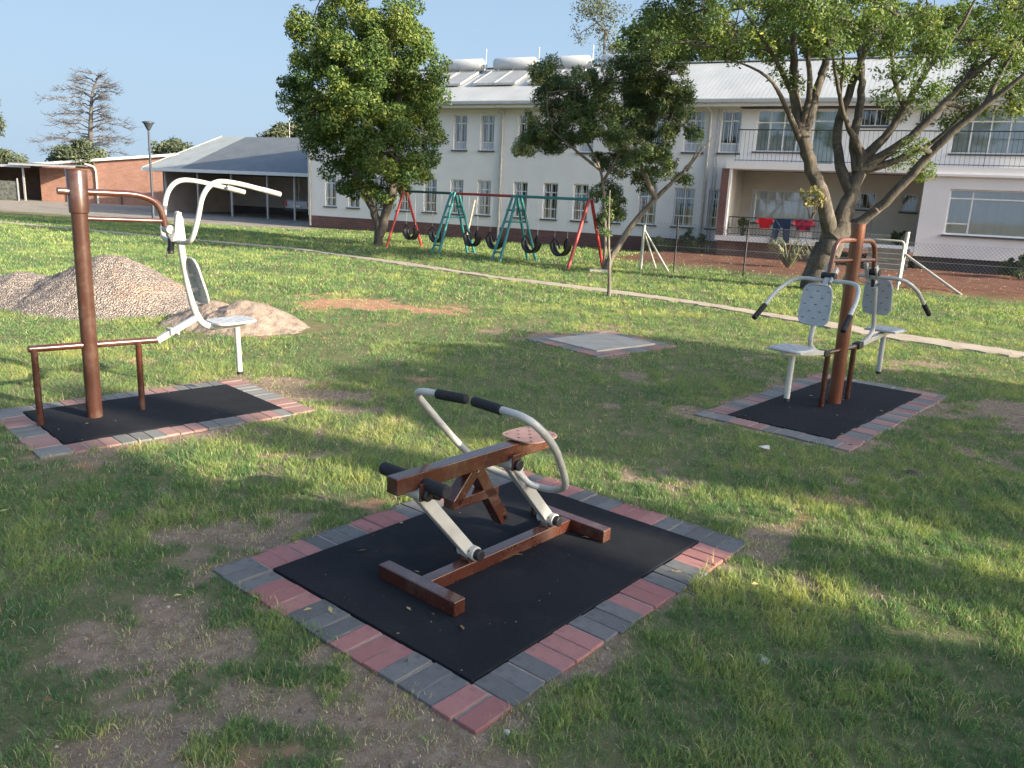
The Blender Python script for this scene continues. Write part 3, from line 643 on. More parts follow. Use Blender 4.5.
m.add([(-9.6, 0, 5.2), (-9.6, 7.5, 5.2), (-9.6, 3.5, 6.85)], [(0, 1, 2)]); m.add([(22, 0, 5.2), (22, 7.5, 5.2), (22, 3.5, 6.85)], [(0, 1, 2)])
m.build('wall', WALL, bld)
m = MB().box((-.5, 3.5, .24), (18.1, 7.06, .56)); m.build('plinth', PLINTH, bld)
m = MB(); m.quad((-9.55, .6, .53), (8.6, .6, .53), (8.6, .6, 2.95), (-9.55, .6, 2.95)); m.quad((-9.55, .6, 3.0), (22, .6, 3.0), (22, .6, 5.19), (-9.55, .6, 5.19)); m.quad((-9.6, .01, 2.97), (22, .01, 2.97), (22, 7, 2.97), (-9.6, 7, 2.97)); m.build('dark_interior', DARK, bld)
for i, h in enumerate(LOWH): window(h, 0, bld, 2 if i != 12 else 2, (.28, .74), 0, 4, CURT, (.62 if i % 3 else .45))
for i, h in enumerate(UPH): window(h, 0, bld, 2, (.76,), .30, 4, CURT, (.62 if i % 2 else .5))
# balcony windows and door
window(BALC[0], 0, bld, 4, (.70,), 0, 0, BRIGHT, 0, 'wide balcony window with net curtains', cy=.135); window(BALC[1], 0, bld, 1, (.8,), 0, 0, CURTG, 0, 'pale green curtained balcony door', cy=.135)
window(BALC[2], 0, bld, 2, (), 0, 5, None); window(BALC[3], 0, bld, 1, (), 0, 4, None); window(BALC[4], 0, bld, 6, (.72,), 0, 0, BRIGHT, 0, 'wide curtained upper window on the right', cy=.135)
# ground floor veranda recess
VB = 1.25
VER = [(8.97+.1, 1.22, 11.25, 2.33), (12.15, 1.82, 13.1, 2.36), (13.88, 1.80, 14.36, 2.37)]
m = MB(); wall_holes(m, 8.75, 14.43, .62, 2.95, VB, VER, .2); m.quad((8.75, -.98, .8), (8.75, VB, .8), (8.75, VB, 2.95), (8.75, -.98, 2.95)); m.quad((14.43, 0, .5), (14.43, VB, .5), (14.43, VB, 2.95), (14.43, 0, 2.95)); m.build('veranda_wall', WALL2, bld)
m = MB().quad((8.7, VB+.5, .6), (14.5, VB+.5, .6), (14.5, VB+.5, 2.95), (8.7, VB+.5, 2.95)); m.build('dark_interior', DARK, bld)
window(VER[0], VB, bld, 4, (.70,), 0, 0, BRIGHT, 0, 'wide veranda window behind the laundry', cy=.135); window(VER[1], VB, bld, 2, (), 0, 6, None, glass=True); window(VER[2], VB, bld, 1, (), 0, 4, None)
m = MB().box((11.44, -.02, .70), (5.96, 2.54, .17)); m.build('veranda_floor', WALL, bld)
m = MB().box((10.3, .1, .30), (3.6, 2.3, .61)); m.build('veranda_plinth', PLINTH, bld)
m = MB().box((8.60, -1.15, 1.85), (.24, .30, 2.13)); m.build('brick_pillar', PLINTH, bld)
m = MB().box((8.76, -1.145, 1.85), (.07, .29, 2.13)); m.build('pillar_edge', WALL, bld)
# upper balcony slab and railing
m = MB().box((15.3, -.66, 3.02), (13.4, 1.30, .21)); m.build('balcony_slab', WALL, bld)
def railing(name, s0, s1, y, z0, z1, step=.115, mids=(), mat_=IRON, th=.008):
    m = MB().box(((s0+s1)/2, y, z1), (s1-s0, .035, .03)); m.box(((s0+s1)/2, y, z0+.06), (s1-s0, .02, .02))
    for q in mids: m.box(((s0+s1)/2, y, q), (s1-s0, .02, .02))
    n = int((s1-s0)/step)
    for k in range(n+1): m.box((s0+(s1-s0)*k/n, y, (z0+z1)/2), (th*(2 if k % 14 == 0 else 1), th, z1-z0-.03))
    return m.build(name, mat_, bld)
railing('balcony_railing', 8.85, 21.9, -1.25, 3.125, 4.12, .125)
m = MB().box((11.0, -.22, 4.90), (4.6, .40, .03)); m.build('awning', pmat('dark_maroon_awning', (.05, .03, .035), (.08, .045, .05), 3, .7, 0), bld)
railing('veranda_railing', 8.85, 11.75, -1.2, .79, 1.39, .11, (1.05,))
railing('veranda_railing', 12.3, 13.15, -1.2, .79, 1.50, .10)
# right wing
WH = [(15.14, 1.2, 17.9, 2.5)]
m = MB(); wall_holes(m, 14.43, 22, .52, 2.92, -1.30, WH, .2); m.quad((14.43, -1.3, .52), (14.43, 0, .52), (14.43, 0, 2.92), (14.43, -1.3, 2.92)); m.quad((22, -1.3, .52), (22, 0, .52), (22, 0, 2.92), (22, -1.3, 2.92)); m.build('wing_wall', WALL, bld)
m = MB().box((18.3, -.6, .25), (7.6, 1.1, .54)); m.build('wing_plinth', pmat('shadow_dark_footing', (.035, .037, .045), (.06, .06, .07), 3, .9, .2), bld)  # shadow below the wing wall is put into the near-black colour
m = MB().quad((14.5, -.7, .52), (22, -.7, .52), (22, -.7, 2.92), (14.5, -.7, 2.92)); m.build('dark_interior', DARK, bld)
m = MB().box((18.2, -1.34, 2.885), (7.66, .12, .07)); m.build('wing_cornice', WALL, bld)
window(WH[0], -1.3, bld, 1, (.80,), 0, 0, BRIGHT, 0, 'large picture window with an added pale sheet for its reflection', cy=.135)  # pale sheet added close behind the pane in place of reflected sky
m = MB(); m.box((15.75, -1.2, 1.8), (.045, .05, 1.25)); m.box((15.45, -1.2, 1.52), (.6, .046, .04)); m.box((17.35, -1.2, 1.8), (.045, .05, 1.25)); m.build('window_mullion', FRAME, bld)
# steps
m = MB()
for k in range(5): m.box((13.75, -1.45-.28*(4-k), .07+.14*k*.5+.0), (1.15, .28, .14*(k+1)))
stp = m.build('steps', pmat('worn_concrete_step', (.13, .12, .105), (.20, .185, .165), 4, .95, .3, .01, 30), bld)
# roof
def slope(y): return 5.17+(y+.55)*(6.95-5.17)/4.05
m = MB()
m.quad((-10.1, -.55, 5.17), (22.4, -.55, 5.17), (22.4, 3.5, 6.95), (-10.1, 3.5, 6.95)); m.quad((-10.1, 3.5, 6.95), (22.4, 3.5, 6.95), (22.4, 7.9, 5.1), (-10.1, 7.9, 5.1))
rf = m.build('roof', ROOF, bld); sm = rf.modifiers.new('s', 'SOLIDIFY'); sm.thickness = .04; sm.offset = -1
MB().box((6.15, 3.5, 6.965), (32.5, .3, .03)).build('ridge_cap', ROOF, rf)
GUT = pmat('grey_gutter', (.36, .38, .40), (.44, .46, .48), 4, .5, 0)
m = MB().box((6.15, -.58, 5.09), (32.5, .12, .13)); m.build('gutter', GUT, bld, .02); m = MB().box((6.15, -.505, 5.0), (32.3, .03, .16)); m.build('fascia', WALL, bld)
MB().box((6.15, -.26, 5.13), (32.2, .50, .03)).build('soffit', WALL2, bld)
for s_ in (-9.45, -.2, 7.68):
    pth = smooth_path([(s_-.12, -.50, 5.05), (s_-.10, -.45, 4.95), (s_, -.06, 4.78), (s_, -.06, .08)], .06)
    MB().tube(pth, .05, 10).build('downpipe', WHITE_PAINT, bld)
for s_ in (7.92, 8.02): MB().tube([(s_, -.04, .1), (s_, -.04, 4.9)], .018, 6).build('service_pipe', GUT, bld)

# solar water heaters
TANK = pmat('pale_grey_tank', (.42, .44, .45), (.54, .55, .56), 3, .45, .1, .002); PANEL = pmat('solar_collector', (.24, .25, .26), (.32, .33, .33), 2, .4, 0)
def facw(s_, y, z): return Vector((FB[0]+FE[0]*s_+FN[0]*y, FB[1]+FE[1]*s_+FN[1]*y, z))
lab = ['leftmost roof water tank, beside the tall green tree', 'second roof water tank from the left on metal roof', 'third roof water tank, left of the bare branches', 'roof water tank half hidden by the dark tree']
for i, (a, b) in enumerate(((-4.66, -2.75), (-2.15, -.33), (.20, 2.0), (2.55, 4.3))):
    c = (a+b)/2; rt = empty('solar_water_heater', facw(c, 2.95, slope(2.95)), FRZ, lab[i], 'water heater', 'solar water heaters along the roof ridge')
    L = b-a; r = .255; zc = .30
    MB().tube([(-L/2, 0, zc), (-L/2+.04, 0, zc), (L/2-.04, 0, zc), (L/2, 0, zc)], [r*.9, r, r, r*.9], 22).build('tank', TANK, rt)
    MB().tube([(L/2, 0, zc), (L/2+.03, 0, zc)], .2, 20).build('end_cap', WHITE_PAINT, rt)
    m = MB()
    for x in (-L*.36, 0, L*.36): m.box((x, -.02, .02), (.05, .4, .16))
    m.build('cradle', STEEL, rt)
    sl_ = math.atan((6.95-5.17)/4.05); M_ = Matrix.Rotation(sl_, 3, 'X')
    for k, x in enumerate((-L*.26, L*.26)):
        pn = MB().box(M_@Vector((x, -1.15, .09)), (.86, 1.65, .06), M=M_).build('collector_panel', PANEL, rt)
        m = MB()
        for xx, yy, ww, ll in ((x-.44, -1.15, .04, 1.7), (x+.44, -1.15, .04, 1.7), (x, -1.99, .92, .04), (x, -.31, .92, .04)): m.box(M_@Vector((xx, yy, .095)), (ww, ll, .09), M=M_)
        m.build('panel_frame', STEEL, pn)
    MB().tube([(L/2+.1, .1, .0), (L/2+.1, .1, .95)], .02, 6).build('vent_pipe', GUT, rt)
    MB().tube(smooth_path([(L/2+.02, 0, .3), (L/2+.22, 0, .3), (L/2+.25, -.3, .05)], .05), .02, 6).build('pipe', GUT, rt)

# laundry and pots on the veranda railing
def cloth(name, label, cat, pts, m, s0, z0, y=-1.315, thick=.012):
    mb = MB().prism(pts, lambda a, b, t: (a, t+.012*math.sin(a*25)+.01*math.sin(b*14), b), -thick, thick)
    o = mb.build(name, m); o.location = facw(s0, y, z0); o.rotation_euler = (0, 0, FRZ); tag(o, label, cat, 'laundry over the veranda railing'); return o
def cl(px, py): return w2(px, py, 1.24)
zt = 1.405
REDC = pmat('red_cloth', (.45, .01, .02), (.55, .02, .03), 4, .9, 0); NAVY = pmat('navy_cloth', (.012, .03, .075), (.02, .045, .10), 4, .9, 0); PURP = pmat('dark_purple_cloth', (.05, .015, .06), (.35, .02, .04), 3, .9, 0, lo=.45, hi=.55)
s0 = cl(763, 218)[0]-.12
def shirt(w_, h): return [(0, 0), (w_*.38, .0), (w_*.5, -.03), (w_*.62, 0), (w_, 0), (w_+.06, -h*.45), (w_*.88, -h*.5), (w_*.88, -h), (w_*.12, -h), (w_*.12, -h*.5), (-.06, -h*.45)]
cloth('shirt', 'bright red shirt hanging left of the dark trousers', 'laundry', shirt(.42, .34), REDC, s0, zt)
cloth('trousers', 'dark navy trousers hanging on the veranda railing', 'laundry', [(0, 0), (.5, 0), (.52, -.75), (.33, -.75), (.27, -.28), (.2, -.28), (.10, -.78), (-.08, -.78)], NAVY, s0+.50, zt)
cloth('shirt', 'dark purple and red shirt right of the trousers', 'laundry', shirt(.55, .36), PURP, s0+1.12, zt)
cloth('towel', 'white cloth hanging lowest by the big tree', 'laundry', [(0, 0), (.35, 0), (.36, -.28), (0, -.30)], CURT, s0+1.3, 1.06, -1.18)

# ------------------------------------------------------------ vegetation
def leaf_cloud(centers, radii, n, size, seed, flat=.8, aspect=.45, shell=.55, updir=.5):
    g = np.random.default_rng(seed); C_ = np.array(centers, float); Rr = np.array(radii, float)
    wgt = Rr**2.2; idx = g.choice(len(C_), n, p=wgt/wgt.sum())
    d = g.normal(size=(n, 3)); d /= np.linalg.norm(d, axis=1)[:, None]
    rad = Rr[idx]*(shell+(1-shell)*g.random(n)**.5)*g.uniform(.75, 1.06, n)
    P = C_[idx]+d*rad[:, None]*np.array([1, 1, flat])
    nrm = d*.7+g.normal(size=(n, 3))*.55+np.array([0, 0, updir]); nrm /= np.linalg.norm(nrm, axis=1)[:, None]
    t = g.normal(size=(n, 3)); t -= nrm*(t*nrm).sum(1)[:, None]; t /= np.linalg.norm(t, axis=1)[:, None]; b = np.cross(nrm, t)
    s_ = size*g.uniform(.6, 1.35, n)[:, None]
    V4 = np.stack([P-t*s_, P+b*s_*aspect-nrm*s_*.12, P+t*s_, P-b*s_*aspect-nrm*s_*.12], 1).reshape(-1, 3)
    Fq = np.arange(n*4).reshape(n, 4)
    # colour belongs to the leaf: clump age plus leaf age
    tint = g.random(len(C_))*.55; r = np.clip(tint[idx]+g.random(n)*.5, 0, 1)
    return V4, Fq, np.repeat(r, 4)
def subclumps(blobs_, per, rs, seed, flat=.85):
    g = np.random.default_rng(seed); C_, Rr = [], []
    tot = sum(b[1]**2 for b in blobs_)
    for c, r in blobs_:
        k = max(2, int(per*(r*r)/tot)); d = g.normal(size=(k, 3)); d /= np.linalg.norm(d, axis=1)[:, None]; rad = r*g.uniform(.35, 1.0, k)**.6
        for q in np.array(c)+d*rad[:, None]*np.array([1, 1, flat]): C_.append(q); Rr.append(rs*g.uniform(.6, 1.4))
    return C_, Rr
def branch(mb, a, b, r0, r1, sag=0, wob=.05, n=7, sides=7):
    a = Vector(a); b = Vector(b); L = (b-a).length; pts = []
    for k in range(n+1):
        t = k/n; p = a.lerp(b, t)+Vector((random.uniform(-1, 1), random.uniform(-1, 1), random.uniform(-.6, .6)))*wob*L*(1 if 0 < k < n else 0)*.5
        p.z += sag*L*math.sin(math.pi*t); pts.append(p)
    mb.tube(pts, [r0+(r1-r0)*k/n for k in range(n+1)], sides)
    return pts
def tree(name, label, cat, base, limbs, blobs_, lm, bark, per=200, rs=.3, nleaf=40000, lsize=.05, seed=1, flat=.85, twigs=1, group=None, shell=.4, aspect=.45, twr=.02):
    """limbs: list of (list of points, list of radii); blobs_: (centre, radius)"""
    base = Vector(base); rt = empty(name, base, 0, label, cat, group); random.seed(seed)
    mb = MB(); nodes = []
    for pts, rad in limbs:
        pts = [Vector(p)-base for p in pts]; P = smooth_path(pts, .5, 4) if len(pts) > 2 else pts
        # distribute radii
        acc = [0]
        for a, b in zip(P[:-1], P[1:]): acc.append(acc[-1]+(b-a).length)
        T = acc[-1] or 1; rr = [float(np.interp(x/T, np.linspace(0, 1, len(rad)), rad)) for x in acc]
        P = [p+Vector((random.uniform(-1, 1), random.uniform(-1, 1), 0))*r*.22 if 0 < i < len(P)-1 else p for i, (p, r) in enumerate(zip(P, rr))]
        mb.tube(P, rr, 10); nodes += [(p, r) for p, r in zip(P, rr)]
    bl = [(Vector(c)-base, r) for c, r in blobs_]
    C_, Rr = subclumps(bl, per, rs, seed, flat)
    for c, r in bl:
        if not nodes: break
        cand = min(nodes, key=lambda q: (q[0]-c).length+(2 if q[0].z > c.z+.3 else 0)); br = branch(mb, cand[0], c, max(min(cand[1]*.7, .09), twr), twr*.6, wob=.10); 
        nodes += [(p, twr) for p in br[3:]]
    if twigs:
        g = random.Random(seed)
        for q in g.sample(range(len(C_)), int(len(C_)*twigs)):
            c = Vector(C_[q]); cand = min(nodes, key=lambda k: (k[0]-c).length); branch(mb, cand[0], c, twr*.6, twr*.25, wob=.12, n=4, sides=4)
    mb.build('trunk', bark, rt)
    V4, Fq, r = leaf_cloud(C_, Rr, nleaf, lsize, seed, flat=.8, aspect=aspect, shell=shell)
    npmesh('crown', V4, Fq, lm, dict(rnd=r), parent=rt)
    return rt
def pxb(lst, Y, jit, seed):   # blobs traced at a real distance, given depth of their own
    g = random.Random(seed); out = []
    for px, py, r in lst:
        p = at(px, py, Y); rm = r*p.y/F_PX*.94
        q = g.uniform(-jit, jit); k = (Y+q)/Y; c = Vector((p.x*k, p.y*k, CAM_H+(p.z-CAM_H)*k)); out.append((c, rm*k))
    return out
GREEN1 = leafmat('dense_tree_leaf', [(0, (.035, .082, .028)), (.5, (.090, .150, .036)), (1, (.25, .28, .058))], .5, .28)
GREEN2 = leafmat('dark_narrow_leaf', [(0, (.045, .085, .034)), (.55, (.095, .145, .052)), (.9, (.19, .22, .08)), (1, (.38, .29, .11))], .5, .22)
GREEN3 = leafmat('big_tree_leaf', [(0, (.060, .105, .038)), (.5, (.115, .175, .055)), (.93, (.21, .26, .08)), (1, (.52, .46, .11))], .5, .38)
BARK1 = barkmat('grey_brown_bark', (.050, .041, .033), (.125, .105, .083)); BARK3 = barkmat('rough_grey_bark', (.040, .034, .028), (.115, .098, .078), 18); BARK2 = barkmat('pale_bark', (.085, .072, .058), (.21, .18, .145))

# tall dense tree left of the building
YL = 25.0; b_ = gr(378, 246); YL = b_.y
blL = [(310, 25, 24), (325, 55, 30), (300, 95, 24), (318, 120, 32), (292, 88, 14), (330, 90, 36), (360, 60, 42), (345, 20, 34), (395, 25, 36), (418, 70, 28), (425, 98, 24), (400, 105, 38), (365, 110, 42), (345, 145, 34), (318, 138, 20), (385, 150, 42), (420, 140, 24), (355, 178, 24), (385, 188, 24), (408, 170, 24), (346, 176, 16), (330, -15, 26), (385, -20, 34), (405, 45, 30), (360, -45, 30), (300, 60, 16), (386, 198, 14), (360, 190, 16), (335, 165, 14), (427, 118, 18), (425, 158, 14)]
bb = pxb(blL, YL, 1.1, 3)+pxb([(360, 80, 40), (370, 130, 40), (350, 30, 36), (395, 90, 34)], YL+1.6, .3, 4)+pxb([(350, 70, 40), (380, 130, 38), (390, 40, 34), (330, 110, 28)], YL-1.5, .3, 5)
limbs = [([b_, at(379, 222, YL), at(366, 195, YL), at(352, 165, YL), at(345, 110, YL), at(340, 40, YL)], [.15, .12, .11, .10, .09, .05]),
         ([at(379, 236, YL), at(386, 215, YL), at(393, 190, YL), at(400, 150, YL), at(398, 60, YL)], [.15, .13, .12, .10, .05]), ([at(347, 130, YL), at(320, 95, YL)], [.08, .04])]
tree('dense_tree', 'tall dense leafy tree standing left of the swings, sunlit on top', 'tree', b_, limbs, bb, GREEN1, BARK1, 760, .30, 125000, .050, 5, twigs=.1, shell=.5, aspect=.5)

# leaning tree by the swings
b_ = gr(606, 272); YM = b_.y
blM = [(545, 75, 20), (560, 95, 26), (540, 125, 20), (560, 140, 24), (585, 90, 28), (600, 120, 28), (610, 80, 26), (640, 70, 26), (650, 95, 30), (670, 75, 22), (635, 120, 28), (670, 120, 24), (680, 95, 16), (580, 125, 22), (530, 145, 14), (525, 150, 10), (630, 150, 24), (655, 145, 20), (660, 165, 16), (645, 180, 16), (615, 165, 16), (605, 195, 16), (612, 218, 15), (620, 205, 12), (684, 172, 13), (610, 150, 18), (690, 130, 10), (640, 55, 14)]
bb = pxb([(a_, b__, c_*.93) for a_, b__, c_ in blM], YM, .9, 13)+pxb([(640, 95, 22)], YM+1.0, .2, 4)
limbs = [([b_, at(612, 255, YM), at(634, 222, YM), at(662, 192, YM), at(688, 168, YM), at(703, 140, YM)], [.09, .075, .07, .055, .03, .010]),
         ([at(688, 168, YM), at(700, 152, YM), at(714, 136, YM)], [.03, .02, .008]), ([at(655, 198, YM), at(640, 165, YM), at(630, 120, YM)], [.07, .05, .03]),
         ([b_+Vector((-.06, .05, 0)), at(606, 240, YM), at(604, 190, YM), at(600, 165, YM), at(580, 130, YM)], [.05, .04, .035, .03, .02]), ([at(603, 172, YM), at(575, 150, YM), at(552, 130, YM)], [.04, .03, .015]), ([at(604, 180, YM), at(622, 150, YM), at(640, 110, YM)], [.04, .03, .015])]
tree('leaning_tree', 'dark leafy tree with a leaning pale trunk right of the swings', 'tree', b_, limbs, bb, GREEN2, BARK2, 540, .20, 62000, .052, 8, twigs=.8, shell=.2, aspect=.26)

# young sapling in front of it
b_ = gr(609, 296); Ys = b_.y
bb = pxb([(607, 215, 7), (609, 200, 6), (606, 232, 6)], Ys, .1, 2)
tree('sapling', 'thin young sapling trunk in the lawn beside the path', 'tree', b_, [([b_, at(610, 268, Ys), at(608, 235, Ys), at(610, 190, Ys)], [.04, .026, .02, .008])], bb, GREEN2, BARK2, 20, .08, 500, .04, 9, twigs=.3, aspect=.3, twr=.008)

# big spreading tree on the right
b_ = gr(815, 290); YR = b_.y+.0
P_ = lambda x, y, dy=0: at(x, y, YR+dy)
limbs = [([b_-Vector((0, 0, .05)), P_(822, 262), P_(834, 238), P_(842, 222)], [.34, .29, .27, .24]),
    ([P_(832, 240), P_(826, 205, -.2), P_(812, 170, -.3), P_(800, 130, -.4), P_(793, 95, -.5), P_(795, 50, -.6), P_(788, 5, -.6)], [.18, .15, .135, .12, .095, .07, .03]),
    ([P_(840, 225), P_(852, 195), P_(862, 165), P_(862, 152)], [.22, .18, .14, .12]),
    ([P_(850, 190), P_(838, 160, .3), P_(836, 130, .5), P_(852, 85, .6), P_(868, 40, .7), P_(875, -5, .8)], [.13, .10, .09, .08, .06, .03]),
    ([P_(857, 172, 0), P_(853, 140, .2), P_(862, 100, .4), P_(862, 60, .5), P_(850, 10, .6)], [.11, .09, .08, .06, .03]),
    ([P_(862, 160), P_(885, 138, -.2), P_(905, 110, -.4), P_(925, 70, -.6), P_(960, 30, -.9), P_(975, 0, -1)], [.12, .08, .07, .055, .04, .02]),
    ([P_(862, 166), P_(895, 150, -.3), P_(925, 125, -.5), P_(965, 80, -.8), P_(1015, 40, -1.2)], [.12, .09, .075, .055, .03]),
    ([P_(858, 172), P_(900, 160, -.3), P_(935, 142, -.6), P_(960, 118, -.9)], [.11, .07, .05, .02]),
    ([P_(838, 232, 0), P_(862, 222, -.2), P_(892, 196, -.4), P_(918, 168, -.6), P_(945, 138, -.9), P_(985, 105, -1.2), P_(1030, 70, -1.6)], [.14, .105, .10, .09, .08, .06, .035]),
    ([P_(800, 140, -.4), P_(785, 105, -.8), P_(770, 75, -1.2), P_(728, 58, -.9)], [.07, .05, .03, .012]),
    ([P_(803, 140, -.3), P_(815, 95, -.2), P_(828, 55, -.1), P_(835, 10, .1)], [.12, .09, .07, .04]),
    ([P_(793, 95, -.5), P_(772, 52, -.8), P_(742, 8, -1.1)], [.06, .04, .015]), ([P_(862, 60, .5), P_(880, 22, .3), P_(888, -25, .1)], [.06, .045, .02]),
    ([P_(905, 110, -.4), P_(890, 68, -.7), P_(897, 15, -.9)], [.055, .04, .015]), ([P_(925, 70, -.6), P_(936, 32, -.5), P_(925, -5, -.4)], [.045, .03, .012]), ([P_(965, 80, -.8), P_(985, 48, -.6), P_(1022, 5, -.4)], [.045, .03, .012]),
    ([P_(985, 105, -1.2), P_(998, 78, -1.2), P_(1022, 38, -1.4)], [.055, .04, .015]), ([P_(800, 130, -.4), P_(812, 88, -.8), P_(806, 42, -1), P_(816, -5, -1.2)], [.07, .06, .04, .02]),
    ([P_(850, 130, .5), P_(838, 100, .2), P_(845, 60, 0), P_(838, 15, 0)], [.05, .04, .03, .015]),
    ([P_(862, 155), P_(845, 120, -.3), P_(838, 90, -.5), P_(832, 50, -.7)], [.10, .05, .04, .02])]
blR = [(670, 15, 30), (700, 40, 28), (690, 5, 34), (735, 25, 34), (660, 40, 18), (770, 15, 38), (765, 50, 22), (805, 10, 36), (845, 20, 32), (795, 75, 18), (880, 30, 28), (910, 15, 28), (905, 75, 24), (930, 50, 24), (960, 90, 24), (990, 70, 26), (1010, 95, 22), (975, 115, 16), (1010, 45, 26), (925, 100, 20), (900, 115, 14), (1000, 10, 26), (945, 20, 18), (905, 160, 14), (925, 165, 12), (885, 95, 14), (850, 65, 18), (870, 0, 28), (1040, 80, 30), (1050, 30, 36), (915, 145, 10), (830, 45, 20), (730, 60, 14), (950, 125, 14)]
up = [(690, -40, 44), (760, -50, 50), (840, -60, 44), (920, -60, 44), (1000, -55, 44), (1070, -20, 44), (800, -110, 50)]
bb = pxb(blR, YR-.6, 1.4, 23)+pxb(up, YR, 1.2, 24)+pxb([(700, 20, 30), (760, 5, 34), (830, 0, 34), (900, 20, 30), (970, 40, 30), (840, -60, 60), (930, -60, 60)], YR+2.4, .6, 25)
tree('spreading_tree', 'large multi stemmed spreading tree in front of the balcony', 'tree', b_, limbs, bb, GREEN3, BARK3, 1000, .26, 100000, .040, 31, flat=.7, twigs=.6, shell=.2, aspect=.42, twr=.026)

# bare conifer-like tree behind the brick building
def bare_tree():
    Yb = 60; b_ = at(87, 188, Yb); b_.z = 0; rt = empty('bare_tree', b_, 0, 'leafless wide branching tree rising behind the brick building', 'tree')
    mb = MB(); T = [b_, at(90, 150, Yb), at(91, 115, Yb), at(92, 90, Yb), at(100, 74, Yb)]; T = [p-b_ for p in T]; TP = smooth_path(T, 1.5, 4)
    mb.tube(TP, [float(np.interp(i/(len(TP)-1), [0, .5, 1], [.22, .14, .04])) for i in range(len(TP))], 8); g = random.Random(4)
    for k in range(46):
        t = .45+.55*(k/45)**.9; idx = min(len(TP)-1, int(t*(len(TP)-1))); p = TP[idx]
        z = 3.0+(8.6-3.0)*(k/45); p = min(TP, key=lambda q: abs(q.z-z))
        p = Vector((p.x, p.y, z)); side = -1 if k % 2 else 1
        Lm = (4.4 if side < 0 else 2.9)*(1-.62*(k/45))*g.uniform(.55, 1.15); an = g.uniform(-.9, .9)
        e = p+Vector((side*Lm*math.cos(an), Lm*math.sin(an), g.uniform(-.22, .12)*Lm+.2))
        bp = branch(mb, p, e, .05, .012, .12, .13, 8, 5)
        for j in range(16):
            q = bp[g.randint(2, 8)]; dd = Vector((side*g.uniform(.1, .8), g.uniform(-.5, .5), g.uniform(-.30, .42)))*g.uniform(.5, 1.2)
            b2 = branch(mb, q, q+dd, .018, .007, 0, .12, 4, 4)
            for l_ in range(3): q2 = b2[g.randint(1, 4)]; branch(mb, q2, q2+Vector((side*g.uniform(0, .4), g.uniform(-.3, .3), g.uniform(-.2, .25))), .009, .005, 0, .1, 2, 3)
    mb.build('trunk', barkmat('bare_bark', (.05, .047, .050), (.09, .083, .083)), rt)
bare_tree()
GREY_L = leafmat('distant_olive_leaf', [(0, (.055, .075, .04)), (1, (.13, .15, .085))], .6, .2)
def far_tree(name, label, px, Y, blobs_, lm, seed, n=9000, ls=.14, per=60, rs=.6, trunk=.2, group='trees beyond the buildings', twigs=.5):
    b_ = at(px, 190, Y); b_.z = -.05; bb = pxb(blobs_, Y, .8, seed); tp = max(bb, key=lambda q: q[1])[0]
    return tree(name, label, 'tree', b_, [([b_, Vector((b_.x*.5+tp.x*.5, b_.y, tp.z*.5)), tp], [trunk, trunk*.7, trunk*.3])], bb, lm, BARK1, per, rs, n, ls, seed, twigs=twigs, group=group, shell=.2, twr=.03)
far_tree('bushy_tree', 'green bushy tree behind the roof under the bare tree', 83, 56, [(80, 155, 14), (68, 160, 12), (92, 158, 10), (60, 163, 8)], GREY_L, 51)
far_tree('bushy_tree', 'small olive green tree behind the roof by the lamp', 175, 60, [(172, 150, 9), (183, 150, 8), (162, 153, 7)], GREY_L, 52, 4000)
far_tree('bushy_tree', 'dark flat topped tree behind the carport roof ridge', 285, 60, [(282, 133, 8), (296, 130, 8), (270, 137, 6), (305, 136, 7)], GREY_L, 53, 5000)
far_tree('bushy_tree', 'grey green tree at the far left edge', 8, 72, [(5, 160, 10), (18, 165, 9), (-12, 158, 14), (-30, 160, 14)], GREY_L, 54, 6000)
far_tree('bushy_tree', 'tall tree top cut off by the left edge', -60, 60, [(-22, 120, 20), (-40, 100, 26), (-55, 130, 26), (-4, 130, 3)], GREY_L, 57, 6000)
far_tree('feathery_tree', 'thin leafed pale tree behind the roof water tanks', 598, 44, [(590, 15, 16), (605, 30, 16), (615, 10, 14), (578, 35, 10), (597, -5, 14), (612, 50, 9)], GREY_L, 55, 2600, .07, 60, .6, .16, twigs=1)
far_tree('bushy_tree', 'green crowned tree behind the roof above the dark tree', 645, 46, [(632, 40, 16), (645, 30, 16), (655, 50, 18), (640, 55, 14), (670, 40, 20), (690, 55, 22), (720, 45, 24), (750, 50, 22), (620, 50, 8)], GREEN3, 56, 16000, .12, 160, .55, .25)
far_tree('bushy_tree', 'large tree behind the right part of the roof', 850, 48, [(790, 30, 30), (830, 40, 26), (870, 30, 30), (910, 40, 26), (960, 30, 30), (1010, 30, 30), (1050, 10, 34)], GREEN3, 58, 20000, .13, 200, .6, .3)

# low plants
def bush(name, label, cat, c, r, h, lm, n, ls, seed, group=None, aspect=.3, stems=6):
    rt = empty(name, c, 0, label, cat, group); g = random.Random(seed); bl = []; mb = MB()
    for k in range(9): bl.append((Vector((g.uniform(-1, 1)*r*.6, g.uniform(-1, 1)*r*.6, h*g.uniform(.3, .75))), r*g.uniform(.3, .55)))
    C_, Rr = subclumps(bl, 40, r*.2, seed)
    for b in bl[:stems]: branch(mb, (b[0].x*.2, b[0].y*.2, -.05), b[0], .02, .008, 0, .1, 4, 5)
    mb.build('stem', BARK1, rt); V4, Fq, rr = leaf_cloud(C_, Rr, n, ls, seed, aspect=aspect, shell=.2); npmesh('foliage', V4, Fq, lm, dict(rnd=rr), parent=rt); return rt
def gp(px, py): return gr(px, py)
bush('shrub', 'dark green shrub behind the wire fence on the far right', 'shrub', facw(17.2, -2.6, .1), .62, .85, GREEN2, 5000, .05, 61)
bush('shrub', 'green climbing shrub by the downpipe and brick pillar', 'shrub', facw(7.6, -.6, .0), .5, 1.0, GREEN2, 3200, .05, 62)
